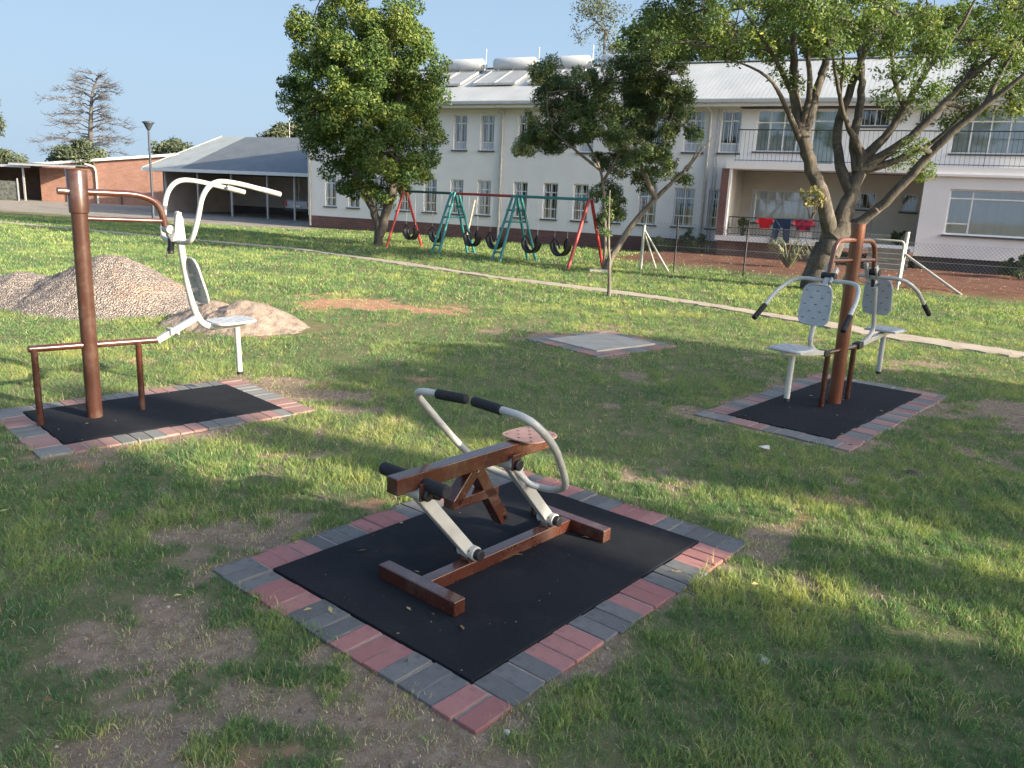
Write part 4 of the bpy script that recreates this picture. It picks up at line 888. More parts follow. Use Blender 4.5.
bush('shrub', 'low green plant in front of the dark brick plinth', 'shrub', facw(6.3, -.7, .0), .5, .6, GREEN3, 2200, .05, 63)
bush('pot_shrub', 'round dark plant at the top of the steps', 'plant', facw(14.0, -.6, .78), .28, .5, GREEN2, 1500, .04, 64)
bush('pot_shrub', 'potted plant at the left end of the veranda', 'plant', facw(9.25, -.8, .78), .22, .75, GREEN2, 900, .04, 65)
def spiky(name, label, c, n, L, seed, m, wdt=.03, up=.7):
    g = random.Random(seed); mb = MB()
    for k in range(n):
        a = g.uniform(0, 6.28); d = Vector((math.cos(a), math.sin(a), 0)); s_ = Vector((-d.y, d.x, 0))*wdt; ll = L*g.uniform(.6, 1.1); u = g.uniform(up*.6, up*1.3)
        p0 = Vector((0, 0, 0))+d*.03; p1 = p0+d*ll*.4+Vector((0, 0, ll*u*.6)); p2 = p0+d*ll*.8+Vector((0, 0, ll*u*.75)); p3 = p0+d*ll*1.1+Vector((0, 0, ll*u*.5))
        mb.add([p0-s_*.7, p0+s_*.7, p1-s_, p1+s_, p2-s_*.7, p2+s_*.7, p3], [(0, 1, 3, 2), (2, 3, 5, 4), (4, 5, 6)])
    o = mb.build(name, m); o.location = c; return o
SPK = pmat('strap_leaf', (.10, .12, .06), (.20, .20, .10), 3, .6, 0)
tag(spiky('spiky_plant', '', gp(789, 273)+Vector((.1, .4, .1)), 90, .85, 5, SPK, .018, 1.1), 'dry spiky strap leaved plant at the foot of the big tree', 'plant')
bush('shoot_cluster', 'yellowish leaf tuft sprouting in the fork of the big tree', 'plant', P_(828, 222, -.45)+Vector((-.4, -.1, .1)), .30, .7, leafmat('young_leaf', [(0, (.22, .22, .09)), (1, (.45, .38, .2))], .6, .3), 700, .05, 66)

# ------------------------------------------------------------ off-camera shade trees (their shadows cross the lawn)
SH = leafmat('shade_tree_leaf', [(0, (.03, .06, .02)), (1, (.09, .13, .04))], .6, .08)
S3 = Vector((SUN.x, SUN.y, 0)); PP = Vector((-SUN.y, SUN.x, 0))   # u axis across the sun
TE = math.tan(EL)
def shade_tree(u0, v0, label, blobs_, n, seed):
    """blobs: (u, v_shadow, radius): each crown clump is placed so that its shadow lands at u, v on the lawn"""
    base = PP*u0+S3*v0; bb = []
    for u, v, r in blobs_:
        t = v0-v; c = PP*u+S3*v0+Vector((0, 0, t*TE)); bb.append((c, r))
    tp = max(bb, key=lambda q: q[0].z)[0]
    return tree('shade_tree', label, 'tree', base, [([base, base+Vector((0, 0, 2.2)), Vector((tp.x, tp.y, tp.z))], [.28, .2, .06])], bb, SH, BARK1, 620, .36, n, .16, seed, twigs=.05, shell=.1, group='tall trees on the right that shade the lawn', aspect=.6)
def thin(u0, v0, label, blobs_, n, seed):
    base = PP*u0+S3*v0; bb = [(PP*u+S3*v0+Vector((0, 0, (v0-v)*TE)), r_) for u, v, r_ in blobs_]; tp = max(bb, key=lambda q: q[0].z)[0]
    return tree('shade_tree', label, 'tree', base, [([base, base+Vector((0, 0, 2.2)), Vector((tp.x, tp.y, tp.z))], [.14, .1, .03])], bb, SH, BARK1, 300, .12, n, .09, seed, twigs=.1, shell=.1, group='tall trees on the right that shade the lawn', aspect=.6)
def grid(us, vs_, r, jit, seed):
    g = random.Random(seed); return [(u+g.uniform(-jit, jit)*.4, v+g.uniform(-jit, jit), r*g.uniform(.9, 1.1)) for u in us for v in vs_]
# u rows: main shade 5.2..9.8 (v > -4), streak gap at 4.5, second block below 4.2 reaching further left
shade_tree(7.4, 13.0, 'tall shade tree right of the lawn, level with the chest press', grid((5.75, 6.5, 7.3, 8.1, 8.9), (-2.4, -1.2, 0, 1.3, 2.6), .76, .12, 1), 72000, 71)
shade_tree(2.0, 13.5, 'tall shade tree right of the lawn, nearest the camera', grid((-1.4, -.4, .6, 1.6, 2.4), (-5.0, -3.6, -2.2, -.8, .6, 2.0, 3.6), .80, .1, 2)+grid((2.86,), (-5.6, -4.6, -2.4, -1.2, .2, 1.6), .36, .04, 3), 62000, 72)

thin(4.06, 14.5, 'slender young shade tree between the two broad shade trees', grid((4.04,), (-5.6, -5., -4.4, -3.6, -2.9, -2.2, -1.6, -.9, -.2, .5, 1.2, 1.9), .15, .03, 4), 9000, 73)

# ------------------------------------------------------------ swing set
def swing():
    A0 = Vector((-3.56, 25.3, 0)); A1 = Vector((1.72, 20.3, 0)); d = (A1-A0); L = d.length; rz = math.atan2(d.y, d.x)
    rt = empty('swing_set', A0, rz, 'long red and green metal swing set with black tyre seats', 'swing set')
    RD = pmat('red_steel_paint', (.30, .025, .025), (.40, .045, .04), 6, .45, 0); TL = pmat('teal_steel_paint', (.015, .16, .165), (.03, .23, .22), 6, .45, 0); DG = pmat('dark_green_steel_paint', (.012, .06, .05), (.02, .09, .07), 6, .45, 0)
    Z = 1.72; sp = .72
    def aframe(x, m, nm='a_frame'):
        mb = MB()
        for s_ in (-1, 1): mb.tube([(x, s_*sp, -.03), (x, s_*.05, Z)], .042, 10)
        return mb.build(nm, m, rt)
    aframe(0, RD); aframe(L, RD)
    xs = (L*.315, L*.655)
    for x in xs:
        mb = MB()
        for dx in (-.16, .16):
            for s_ in (-1, 1): mb.tube([(x+dx, s_*sp, -.03), (x+dx*.45, s_*.07, Z+.03)], .038, 10)
        for s_ in (-1, 1):
            for z in (.25, 1.05, 1.35): k = sp-(sp-.07)*z/Z; mb.tube([(x-.15, s_*k, z), (x+.15, s_*k, z)], .025, 8)
        mb.tube([(x, -.28, 1.05), (x, .28, 1.05)], .025, 8)
        mb.build('a_frame', TL, rt)
    for a, b, m in ((0, xs[0], DG), (xs[0], xs[1], RD), (xs[1], L, TL)): MB().tube([(a+(.05 if a else 0), 0, Z), (b, 0, Z)], .038, 10).build('top_bar', m, rt)
    for x in (.35, 1.55, xs[0]+.75, xs[0]+1.75, xs[1]+.6, xs[1]+1.65):
        mb = MB(); n = 16; x += random.uniform(-.05, .05)
        for s_ in (-1, 1):   # sling cut from a tyre: two rims and a tread
            mb.tube([(x+.27*math.cos(math.pi*k/n), s_*.08, .58-.29*math.sin(math.pi*k/n)) for k in range(n+1)], .035, 6)
        vs_ = []
        for k in range(n+1):
            for s_ in (-1, 1): vs_.append((x+.285*math.cos(math.pi*k/n), s_*.085, .575-.305*math.sin(math.pi*k/n)))
        mb.add(vs_, [(2*k, 2*k+1, 2*k+3, 2*k+2) for k in range(n)])
        mb.tube([(x-.27, -.07, .58), (x-.21, -.02, .72), (x-.12, .02, .63), (x-.08, .06, .45)], .026, 6); mb.tube([(x+.27, -.07, .58), (x+.21, -.02, .72), (x+.12, .02, .63), (x+.08, .06, .45)], .026, 6)
        st = mb.build('swing_seat', BLACK_PLASTIC, rt)
        for s_ in (-1, 1): MB().tube([(x+s_*.22, 0, .70), (x+s_*.17, 0, Z)], .005, 5).build('chain', STEEL, st)
swing()
o = MB().box((0, 0, .02), (.55, .35, .10)).build('concrete_footing', CONC, bevel=.01); o.location = gr(600, 272); tag(o, 'small pale concrete footing by the leaning tree', 'footing')

# ------------------------------------------------------------ fences, posts, rails
WIRE = pmat('dull_wire', (.16, .165, .17), (.24, .245, .25), 3, .6, 0)
def chainlink(name, label, pts, h=1.15, group=None):
    rt = empty(name, (pts[0][0], pts[0][1], 0), 0, label, 'fence', group); o0 = Vector((pts[0][0], pts[0][1], 0)); mb = MB(); pm_ = MB()
    for a, b in zip(pts[:-1], pts[1:]):
        a = Vector((*a, 0))-o0; b = Vector((*b, 0))-o0; L = (b-a).length; d = (b-a)/L; st = .085; n = int((L+h)/st); nn = Vector((-d.y, d.x, 0))*.0016; r = .0016
        for k in range(-int(h/st), int(L/st)+1):
            for s_ in (1, -1):
                x0 = k*st; x1 = x0+h; z0, z1 = (0, h) if s_ > 0 else (h, 0)
                c0 = max(x0, 0); c1 = min(x1, L)
                if c1 <= c0: continue
                za = z0+(z1-z0)*(c0-x0)/h; zb = z0+(z1-z0)*(c1-x0)/h
                p = a+d*c0+Vector((0, 0, za+.08)); q = a+d*c1+Vector((0, 0, zb+.08)); e = Vector((0, 0, 1))*.0016+d*(-s_)*.0016
                mb.add([p-e, p+e, q+e, q-e], [(0, 1, 2, 3)]); 
    mb.build('wire_mesh', WIRE, rt)
    m = MB()
    for a, b in zip(pts[:-1], pts[1:]):
        a = Vector((*a, 0))-o0; b = Vector((*b, 0))-o0
        for z in (.08, .66, h+.08): m.tube([a+Vector((0, 0, z)), b+Vector((0, 0, z))], .003, 5)
    m.build('strand', STEEL, rt)
    return rt, o0
rt, o0 = chainlink('wire_fence', 'chain link fence in front of the veranda, left of the steps', [(3.19, 20.95), (5.6, 19.99), (8.55, 18.75)])
for x, y in ((4.0, 20.63), (5.6, 19.99), (7.3, 19.3)): MB().tube([Vector((x, y, 0))-o0, Vector((x, y, 1.42))-o0], .022, 8).build('fence_post', IRON, rt)
rt, o0 = chainlink('wire_fence', 'chain link fence right of the steps before the wing wall', [(9.11, 19.15), (16.4, 15.75)], 1.0)
for k in (.33, .66): x, y = 9.11+7.3*k, 19.15-3.4*k; MB().tube([Vector((x, y, 0))-o0, Vector((x, y, 1.2))-o0], .02, 8).build('fence_post', STEEL, rt)
def strutpost(label, base, top, feet, r=.04):
    b_ = Vector(base); rt = empty('strainer_post', b_, 0, label, 'post'); t = Vector(top)-b_
    MB().tube([(0, 0, -.05), t], r, 12).build('post', WHITE_PAINT, rt)
    for f, z in feet: MB().tube([t*z, Vector(f)-b_], r*.6, 8).build('brace', WHITE_PAINT, rt)
strutpost('white fence strainer post with two braces beside the leaning tree', (3.19, 20.95, 0), (3.21, 20.95, 1.16), [((3.85, 20.55, .02), .9), ((3.7, 21.6, .02), .85)])
strutpost('white fence strainer post right of the steps with long brace', (9.05, 19.15, 0), (9.10, 19.15, 1.32), [((9.9, 17.9, .02), .62)], .05)
b_ = gr(897, 291); rt = empty('handrail', b_, FRZ, 'white bent tube handrail in front of the steps', 'handrail')
MB().tube(smooth_path([(0, 0, -.05), (.0, 0, 1.12), (-.62, .05, 1.12), (-.75, .4, 1.10), (-.78, 1.1, 1.1)], .10, 5), .024, 10).build('rail', WHITE_PAINT, rt)
o = MB().tube([(0, 0, -.05), (.33, 0, 1.52)], .035, 8).build('leaning_pole', pmat('pale_wood', (.42, .33, .24), (.55, .45, .34), 8, .8, .1), None); o.location = facw(-1.0, -1.2, 0); o.rotation_euler = (0, 0, FRZ); tag(o, 'pale wooden pole leaning behind the middle of the swings', 'pole')
# lamp post
b_ = Vector((at(152.5, 200, 36.5).x, 36.5, 0)); rt = empty('lamp_post', b_, 0, 'dark street lamp standing between brick building and carport', 'lamp post')
DK = pmat('dark_grey_steel', (.03, .04, .055), (.05, .06, .08), 6, .5, 0)
MB().tube([(0, 0, 0), (0, 0, 1.0), (0, 0, 3.85)], [.075, .055, .045], 12).build('pole', DK, rt); MB().tube([(0, 0, 3.82), (0, 0, 3.9), (0, 0, 4.12)], [.06, .10, .21], 16).build('lamp_bowl', DK, rt); MB().tube([(0, 0, 4.12), (0, 0, 4.17), (0, 0, 4.2)], [.25, .25, .10], 16).build('lamp_cap', DK, rt)

# ------------------------------------------------------------ carport
cp = empty('carport', facw(-10, 4.4, 0), FRZ, 'open carport with hipped slate blue metal roof and white posts', 'carport')
def c(s_, d, z): return (s_+10, d-4.4, z)
E0 = 2.33; RZ = 4.42
EL_ = w2(143, 167, -3.9)[0]; RL_ = w2(236, 137, -8.8)[0]
E2_ = w2(178, 167, -3.9)[0]; R2_ = w2(246, 137, -8.8)[0]; RL_ = w2(222, 137, -8.8)[0]
m = MB(); m.quad(c(E2_, 3.9, E0), c(-9.7, 3.9, E0), c(-9.7, 8.8, RZ), c(R2_, 8.8, RZ)); m.quad(c(-9.7, 8.8, RZ), c(RL_, 8.8, RZ), c(EL_, 13.7, E0), c(-9.7, 13.7, E0)); o = m.build('roof', DARKROOF, cp)
m = MB().add([c(EL_, 3.9, E0), c(EL_, 13.7, E0), c(RL_, 8.8, RZ)], [(0, 1, 2)]).quad(c(EL_, 3.9, E0), c(E2_, 3.9, E0), c(R2_, 8.8, RZ), c(RL_, 8.8, RZ)); m.build('hip_sheet', SUNLIT_ROOF, o)  # pale strip on the front slope paints in the sunlit hip
m = MB(); m.beam(c(EL_-.05, 3.86, E0-.04), c(-9.7, 3.86, E0-.04), .10, .17); m.beam(c(EL_-.05, 3.8, E0-.04), c(EL_-.05, 13.7, E0-.04), .10, .17); m.build('fascia', pmat('white_fascia', (.6, .6, .58), (.7, .7, .68), 4, .5, 0), cp)
m = MB(); m.beam(c(EL_-.08, 3.89, E0+.05), c(RL_-.05, 8.8, RZ+.03), .14, .04); m.build('hip_cap', SUNLIT_ROOF, o)
ps = [w2(px, y_, -4.45)[0] for px, y_ in ((167, 212), (199, 214), (232.5, 216), (268, 219), (295, 221))]
for s_ in ps: MB().box(c(s_, 4.45, 1.1), (.075, .075, 2.3)).build('post', WHITE_PAINT, cp)
MB().box(c((ps[3]-.5), 7.5, 1.1), (.06, .06, 2.3)).build('post', WHITE_PAINT, cp)
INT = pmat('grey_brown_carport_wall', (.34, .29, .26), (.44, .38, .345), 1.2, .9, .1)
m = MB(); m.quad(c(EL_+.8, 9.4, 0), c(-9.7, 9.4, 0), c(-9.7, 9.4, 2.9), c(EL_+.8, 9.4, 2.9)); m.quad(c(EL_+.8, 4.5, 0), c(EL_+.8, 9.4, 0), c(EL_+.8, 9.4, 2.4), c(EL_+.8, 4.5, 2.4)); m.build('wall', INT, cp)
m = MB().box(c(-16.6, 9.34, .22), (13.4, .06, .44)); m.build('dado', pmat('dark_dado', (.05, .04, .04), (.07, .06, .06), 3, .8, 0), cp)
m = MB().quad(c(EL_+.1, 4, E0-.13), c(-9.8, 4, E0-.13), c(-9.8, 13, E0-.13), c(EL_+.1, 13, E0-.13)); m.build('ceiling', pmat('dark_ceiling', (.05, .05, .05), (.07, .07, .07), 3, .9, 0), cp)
m = MB().box(c(-13.6, 7.5, E0-.2), (1.3, .1, .06)); m.build('light_fitting', WHITE_PAINT, cp)
MB().tube([c(-9.9, 3.8, E0), c(-10.4, 3.6, E0-.1), c(-9.75, 3.0, E0-.55)], .05, 8).build('downpipe', WHITE_PAINT, cp)
MB().tube([c(-18.2, 8.8, RZ), c(-18.2, 8.8, RZ+1.3)], .02, 5).build('antenna', GUT, cp)

# pickup in the carport (rear view)
def pickup():
    sP = w2(299, 212, -6.2)[0]+.35; rt = empty('pickup_truck', facw(sP+.5, 7.3, .02), FRZ, 'white pickup truck parked under the carport', 'truck')
    BW = pmat('white_car_paint', (.38, .39, .39), (.44, .44, .44), 2, .3, 0); x = .82
    prof = [(-2.2, .45), (-2.25, .9), (-2.15, 1.0), (-.5, 1.02), (-.35, 1.48), (.75, 1.5), (1.25, 1.02), (2.2, .92), (2.3, .5), (2.2, .42)]
    MB().prism([(a, b) for a, b in prof], lambda a, b, t: (t, a, b), -x, x).build('body', BW, rt, .06, 3)
    MB().quad((-.66, -.53, 1.08), (.66, -.53, 1.08), (.6, -.41, 1.42), (-.6, -.41, 1.42)).build('rear_window', pmat('dark_car_glass', (.01, .012, .015), (.02, .02, .025), 2, .08, 0), rt)
    for s_ in (-1, 1): MB().box((s_*.74, -2.24, .82), (.14, .06, .26)).build('tail_light', pmat('red_lens', (.35, .01, .01), (.45, .02, .02), 3, .2, 0), rt, .01)
    MB().box((0, -2.3, .5), (1.6, .14, .16)).build('bumper', BLACK_PLASTIC, rt, .03)
    MB().box((0, -2.285, .7), (.46, .02, .11)).build('number_plate', pmat('plate_white', (.7, .7, .65), (.75, .75, .7), 3, .4, 0), rt)
    for sx in (-1, 1):
        for yy in (-1.35, 1.4):
            wh = MB().disc((sx*.74, yy, .33), (1, 0, 0), .33, .22, 24).build('wheel', BLACK_PLASTIC, rt, .03); MB().disc((sx*.80, yy, .33), (1, 0, 0), .19, .13, 16).build('rim', STEEL, wh)
pickup()

# ------------------------------------------------------------ brick building on the far left
Yk = 55.0
xl = at(42, 200, Yk).x; xr = at(166, 200, Yk).x+.6
bk = empty('brick_building', (xl, Yk, 0), 0, 'low orange brick building with white sloping roof edge', 'building')
zl, zr = at(75, 163, Yk).z, at(150, 157.5, Yk).z; k_ = (zr-zl)/(at(150, 157, Yk).x-at(75, 163, Yk).x); zA = zl-k_*(at(75, 163, Yk).x-xl); zB = zl+k_*(xr-at(75, 163, Yk).x)
W_ = xr-xl
m = MB().prism([(0, -.1), (W_, -.1), (W_, zB), (0, zA)], lambda a, b, t: (a, t, b), 0, 9); m.build('wall', BRICK, bk)
m = MB().prism([(-.3, zA), (W_+.3, zB), (W_+.3, zB+.16), (-.3, zA+.16)], lambda a, b, t: (a, t, b), -.25, 9.2); m.build('roof_edge', pmat('bright_white_fascia', (.68, .68, .66), (.76, .76, .74), 3, .6, 0), bk)
dx = at(97, 180, Yk).x-xl; MB().tube(smooth_path([(dx-.6, -.3, zA+.25), (dx-.1, -.12, zA+.1), (dx, -.08, zA-.2), (dx, -.08, 0)], .1), .06, 8).build('downpipe', WHITE_PAINT, bk)
for px in (68, 122): dx = at(px, 190, Yk).x-xl; MB().tube([(dx, -.08, 0), (dx, -.08, .75 if px > 100 else 1.0)], .05, 8).build('pipe', WHITE_PAINT if px < 100 else IRON, bk)
# low veranda roof left of the brick wall
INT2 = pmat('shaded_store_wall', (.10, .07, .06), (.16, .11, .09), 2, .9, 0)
GR_ = pmat('dark_flat_roof', (.06, .065, .07), (.09, .095, .10), 3, .7, 0)
vr = empty('shelter', (xl, Yk-.2, 0), 0, 'flat dark roofed shelter with white edge left of brick wall', 'shelter')
zz = at(40, 167, Yk).z; m = MB().box((-4.3, 1.5, zz), (8.8, 5, .10)); m.build('roof', GR_, vr); m = MB().box((1.3, -.9, zz+.18), (4.2, 1.6, .08)); m.build('upper_roof', GR_, vr)
m = MB().box((-4.3, -1.06, zz-.02), (8.9, .08, .16)); m.box((1.3, -1.72, zz+.1), (4.3, .06, .12)); m.build('fascia', STEEL, vr)
for x in (-.5, -2.4, -4.6, -7): MB().box((x, -.8, zz/2), (.10, .10, zz)).build('post', STEEL, vr)
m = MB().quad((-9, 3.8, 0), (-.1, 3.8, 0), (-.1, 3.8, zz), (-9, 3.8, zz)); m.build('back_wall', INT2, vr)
nf = empty('shade_net_fence', (xl-6.5, Yk-2, 0), 0, 'dark shade netting fence at the far left', 'fence'); MB().box((3.1, 0, .62), (6.3, .02, 1.25)).build('netting', pmat('dark_netting', (.045, .055, .045), (.12, .125, .11), 5, .9, 0, lo=.4, hi=.6), nf)
for x in (0, 2.1, 4.4, 6.2): MB().box((x, -.05, .7), (.06, .06, 1.45)).build('post', STEEL, nf)
o = MB().prism([(0, 0), (.16, 1.15), (.3, 1.15), (.22, 0)], lambda a, b, t: (a, t, b), -.1, .1).build('bollard', pmat('weathered_post', (.2, .12, .08), (.28, .18, .12), 3, .9, 0)); 

# wood for that post: it stands in front of the brick wall
o.location = (at(152, 200, 42).x-4.6, 43.2, 0); tag(o, 'short dark leaning post before the brick wall', 'post')

# ------------------------------------------------------------ litter, stones, weeds
def stone(loc, r, label, m, sq=.45, seed=0, name='stone', cat='stone'):
    bm = bmesh.new(); bmesh.ops.create_icosphere(bm, subdivisions=3, radius=r); g = random.Random(seed); ph = [g.uniform(0, 6) for _ in range(6)]
    for v in bm.verts:
        c_ = v.co/r; k = 1+.16*math.sin(c_.x*3+ph[0])+.14*math.sin(c_.y*4+ph[1])+.1*math.sin(c_.z*5+ph[2])+.06*math.sin(c_.x*9+ph[3]); v.co *= k; v.co.z *= sq
    me = bpy.data.meshes.new(name); bm.to_mesh(me); bm.free(); me.polygons.foreach_set('use_smooth', [True]*len(me.polygons)); o = bpy.data.objects.new(name, me); COL.objects.link(o); me.materials.append(m); o.location = loc; o.rotation_euler = (0, 0, g.uniform(0, 6)); return tag(o, label, cat)
PALE = pmat('pale_stone', (.36, .35, .31), (.5, .48, .43), 20, .9, .3, .004)
stone(gr(762, 661)+Vector((0, 0, .005)), .032, 'flat pale stone in grass right of the foreground mat', PALE, .35, 3)
stone(gr(771, 685), .017, 'small pale pebble below the flat stone', PALE, .5, 4)
stone(gr(753, 735), .02, 'reddish pebble in the bottom grass', pmat('reddish_stone', (.30, .2, .15), (.42, .3, .24), 20, .9, .3, .004), .5, 6)
stone(gr(507, 733)+Vector((0, 0, .004)), .012, 'white chip by the nearest paver corner', WHITE_PAINT, .4, 7)
o = MB().quad((-.04, -.02, .05), (.035, -.03, .035), (.045, .02, .055), (-.03, .03, .04)).build('paper_scrap', WHITE_PAINT); o.location = gr(763, 453); sm = o.modifiers.new('s', 'SOLIDIFY'); sm.thickness = .002; tag(o, 'white paper scrap lying in the grass below the chest press', 'litter')
stone(gr(422, 371), .05, 'pinkish clod on the sunlit lawn', pmat('pink_clod', (.4, .26, .2), (.5, .34, .27), 20, .95, .3), .4, 8)
stone(gr(915, 474)+Vector((0, 0, -.01)), .07, 'dark soil clod right of centre lawn', pmat('dark_clod', (.05, .035, .03), (.09, .065, .05), 20, .95, .6), .4, 9)
SPG = leafmat('weed_leaf', [(0, (.08, .14, .03)), (1, (.16, .22, .05))], .6, .3)
WG = pmat('weed_green', (.09, .14, .03), (.16, .2, .05), 5, .6, 0)
tag(spiky('grass_tuft', '', gr(893, 515), 8, .10, 11, WG, .0022, 1.6), 'tall bright weed tuft in the sunlit streak', 'weed')

# ------------------------------------------------------------ grass
def grassblades():
    g = np.random.default_rng(99)
    zones = [(1.1, 3.0, 17000, .034, .0027, 3), (3.0, 5.0, 11000, .035, .0033, 3), (5.0, 8.0, 5200, .037, .0046, 2), (8.0, 13.0, 2600, .038, .0080, 2), (13.0, 21., 1250, .048, .016, 2), (21., 34., 430, .06, .030, 2)]
    VV, TT, RR, off = [], [], [], 0
    zones += [(1.1, 4.0, 26000, .011, .0028, 2), (4.0, 8.0, 8500, .014, .0044, 2), (8.0, 14.0, 1700, .02, .008, 2)]
    for y0, y1, den, h, wd, seg in zones:
        flatl = h < .025
        area = .78*(y1*y1-y0*y0)+1.2*(y1-y0); n = int(area*den)
        y = np.sqrt(g.random(n)*(y1*y1-y0*y0)+y0*y0); x = g.uniform(-1, 1, n)*(.78*y+.5)
        # clumping: pull blades towards tuft centres
        cl_ = .10+.012*y; cx_ = (np.floor(x/cl_)+.5)*cl_+(_hash(np.floor(x/cl_).astype(np.int64), np.floor(y/cl_).astype(np.int64), 5)-.5)*cl_
        cy_ = (np.floor(y/cl_)+.5)*cl_+(_hash(np.floor(x/cl_).astype(np.int64), np.floor(y/cl_).astype(np.int64), 8)-.5)*cl_
        pull = g.random(n)**2*.55; x = x+(cx_-x)*pull; y = y+(cy_-y)*pull
        D = np.maximum(dirt(x, y), np.maximum(redd(x, y), np.maximum(redbank(x, y), roadm(x, y))))
        sd_ = np.minimum.reduce([padsd(p, x, y) for p in PADS.values()]); pdn = pathd(x, y)
        patch = fbm(x*1.1, y*1.1, 77, 4); mac0 = sst(fbm(x*4, y*4, 92, 2), .35, .7); fine = fbm(x*6, y*6, 78, 3)
        prob = (1-.76*D)*(1-.93*np.maximum(redbank(x, y), roadm(x, y)))*(.40+.75*sst(patch, .3, .65))*(.50+.75*sst(fine, .32, .6)); s_, dd = facs(x, y)
        heap_ = (np.hypot((x+6)/2.2, y-11.1) > 1.0)&(np.hypot((x+3.1)/.9, (y-9.75)/.65) > 1)
        ok = (g.random(n) < prob)&(sd_ > .012-.075*fine*mac0-g.random(n)*.01)&(pdn > .26+g.random(n)*.08)&(dd < -.2)&heap_
        # keep leaves of grass out of border except at ragged edges
        x, y, D, patch, fine = x[ok], y[ok], D[ok], patch[ok], fine[ok]; n = len(x)
        mac = fbm(x*3.3, y*3.3, 91, 3); tuft = np.where(g.random(n) < .06*sst(mac, .5, .7), 1.75, 1.0); hh = h*g.uniform(.4, 1.3, n)*(.45+.65*fine+.55*mac)*(1-.5*D)*tuft; ww = wd*g.uniform(.7, 1.3, n); an = g.uniform(0, 2*math.pi, n)
        ld = g.uniform(0, 2*math.pi, n); lean = g.uniform(.15, 1.15, n)*hh if not flatl else g.uniform(1.2, 3.2, n)*hh
        b0 = np.stack([x, y, hgt(x, y)-.003], 1); sx = np.stack([np.cos(an), np.sin(an), np.zeros(n)], 1)*ww[:, None]*.5; dl = np.stack([np.cos(ld), np.sin(ld), np.zeros(n)], 1)
        tip = b0+dl*lean[:, None]+np.array([0, 0, 1])*hh[:, None]; mid = b0+dl*(lean*.32)[:, None]+np.array([0, 0, 1])*(hh*.62)[:, None]
        if seg == 3: P = np.stack([b0-sx, b0+sx, mid+sx*.8, mid-sx*.8, tip], 1); T = np.array([[0, 1, 2], [0, 2, 3], [3, 2, 4]])
        else: P = np.stack([b0-sx, b0+sx, tip], 1); T = np.array([[0, 1, 2]])
        k = P.shape[1]; idx = (np.arange(n)*k)[:, None, None]+T[None]+off
        r = np.clip(.22+.75*(patch-.42)+.9*(mac-.5)+g.normal(0, .15, n)+.3*D, 0, .84); dry = g.random(n) < ((.22 if flatl else .04)+.10*sst(fine, .5, .8)+.6*D); r[dry] = g.uniform(.86, 1, dry.sum())
        VV.append(P.reshape(-1, 3)); TT.append(idx.reshape(-1, 3)); RR.append(np.repeat(r, k)); off += n*k
    print('grass verts', off)
    gm = leafmat('grass_blade', [(0, (.085, .19, .080)), (.4, (.205, .315, .110)), (.84, (.46, .47, .15)), (.88, (.50, .43, .26)), (1, (.60, .54, .36))], .6, .42, (1, 1, .6))
    o = npmesh('grass', np.concatenate(VV), np.concatenate(TT), gm, dict(rnd=np.concatenate(RR)))
    tag(o, 'short lawn grass with green and dry blades between bare soil', 'grass', kind='stuff')
grassblades()

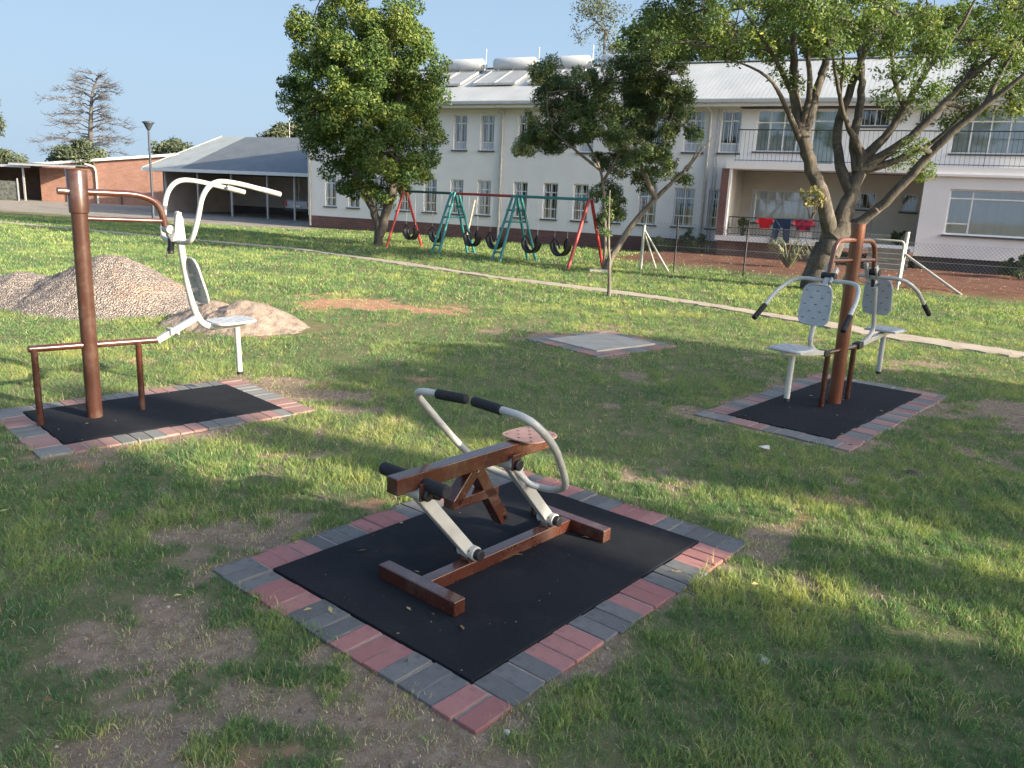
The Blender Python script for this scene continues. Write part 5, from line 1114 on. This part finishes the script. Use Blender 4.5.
def crumbs():
    g = np.random.default_rng(5); n = 150000; y = np.sqrt(g.random(n)*(8.5**2-1.1**2)+1.1**2); x = g.uniform(-1, 1, n)*(.78*y+.3)
    D = np.maximum(dirt(x, y), redd(x, y)*.8); sd_ = np.minimum.reduce([padsd(p, x, y) for p in PADS.values()]); ok = ((g.random(n) < D*.55)&(sd_ > .0))|((sd_ < 0)&(g.random(n) < .010*sst(sd_, -.75, -.05)+.0008))
    x, y = x[ok], y[ok]; n = len(x); rr = .0022*(1+g.pareto(2.6, n)).clip(0, 5.5)
    oc = np.array([(1, 0, 0), (0, 1, 0), (-1, 0, 0), (0, -1, 0), (0, 0, .7), (0, 0, -.5)], float); T = np.array([(0, 1, 4), (1, 2, 4), (2, 3, 4), (3, 0, 4), (1, 0, 5), (2, 1, 5), (3, 2, 5), (0, 3, 5)])
    P = oc[None]*g.uniform(.6, 1.3, (n, 6, 1))*rr[:, None, None]; a = g.uniform(0, 6.28, n); ca, sa = np.cos(a)[:, None], np.sin(a)[:, None]
    P = np.stack([P[..., 0]*ca-P[..., 1]*sa, P[..., 0]*sa+P[..., 1]*ca, P[..., 2]], -1)+np.stack([x, y, hgt(x, y)+rr*.25+.0205*(np.minimum.reduce([padsd(p, x, y) for p in PADS.values()]) < -.03)], 1)[:, None]
    idx = (np.arange(n)*6)[:, None, None]+T[None]; M = NT('soil_crumb'); a_ = M.n('ShaderNodeAttribute', attribute_name='rnd'); M.col(M.ramp(a_.outputs['Fac'], [(0, (.11, .082, .065)), (.6, (.22, .175, .145)), (.9, (.30, .255, .215)), (1, (.38, .34, .30))])); M.set(Roughness=.95)
    o = npmesh('soil_crumbs', P.reshape(-1, 3), idx.reshape(-1, 3), M.m, dict(rnd=np.repeat(g.random(n), 6))); tag(o, 'loose soil crumbs and grit on the bare patches', 'soil crumbs', kind='stuff')
crumbs()

def leaf_litter():
    g = np.random.default_rng(8); n = 420; y = np.sqrt(g.random(n)*(11**2-1.3**2)+1.3**2); x = g.uniform(-1, 1, n)*(.75*y+.2)
    L = g.uniform(.010, .026, n)[:, None]; a = g.uniform(0, 6.28, n); t = np.stack([np.cos(a), np.sin(a), g.uniform(-.25, .25, n)], 1); b = np.stack([-np.sin(a), np.cos(a), g.uniform(-.3, .3, n)], 1)
    sd_ = np.minimum.reduce([padsd(p, x, y) for p in PADS.values()]); z = np.where(sd_ < 0, .028, .022+.012*g.random(n)); P = np.stack([x, y, hgt(x, y)*(sd_ > 0)+z], 1); up = np.array([0, 0, 1.])
    V4 = np.stack([P-t*L, P-b*L*.42+up*L*.18, P+t*L, P+b*L*.42+up*L*.10], 1).reshape(-1, 3)
    o = npmesh('leaf_litter', V4, np.arange(n*4).reshape(n, 4), leafmat('dry_leaf', [(0, (.13, .075, .035)), (.6, (.30, .20, .09)), (1, (.46, .40, .16))], .7, .15), dict(rnd=np.repeat(g.random(n), 4))); tag(o, 'small dry fallen leaves scattered over the lawn and mats', 'fallen leaves', kind='stuff')
leaf_litter()
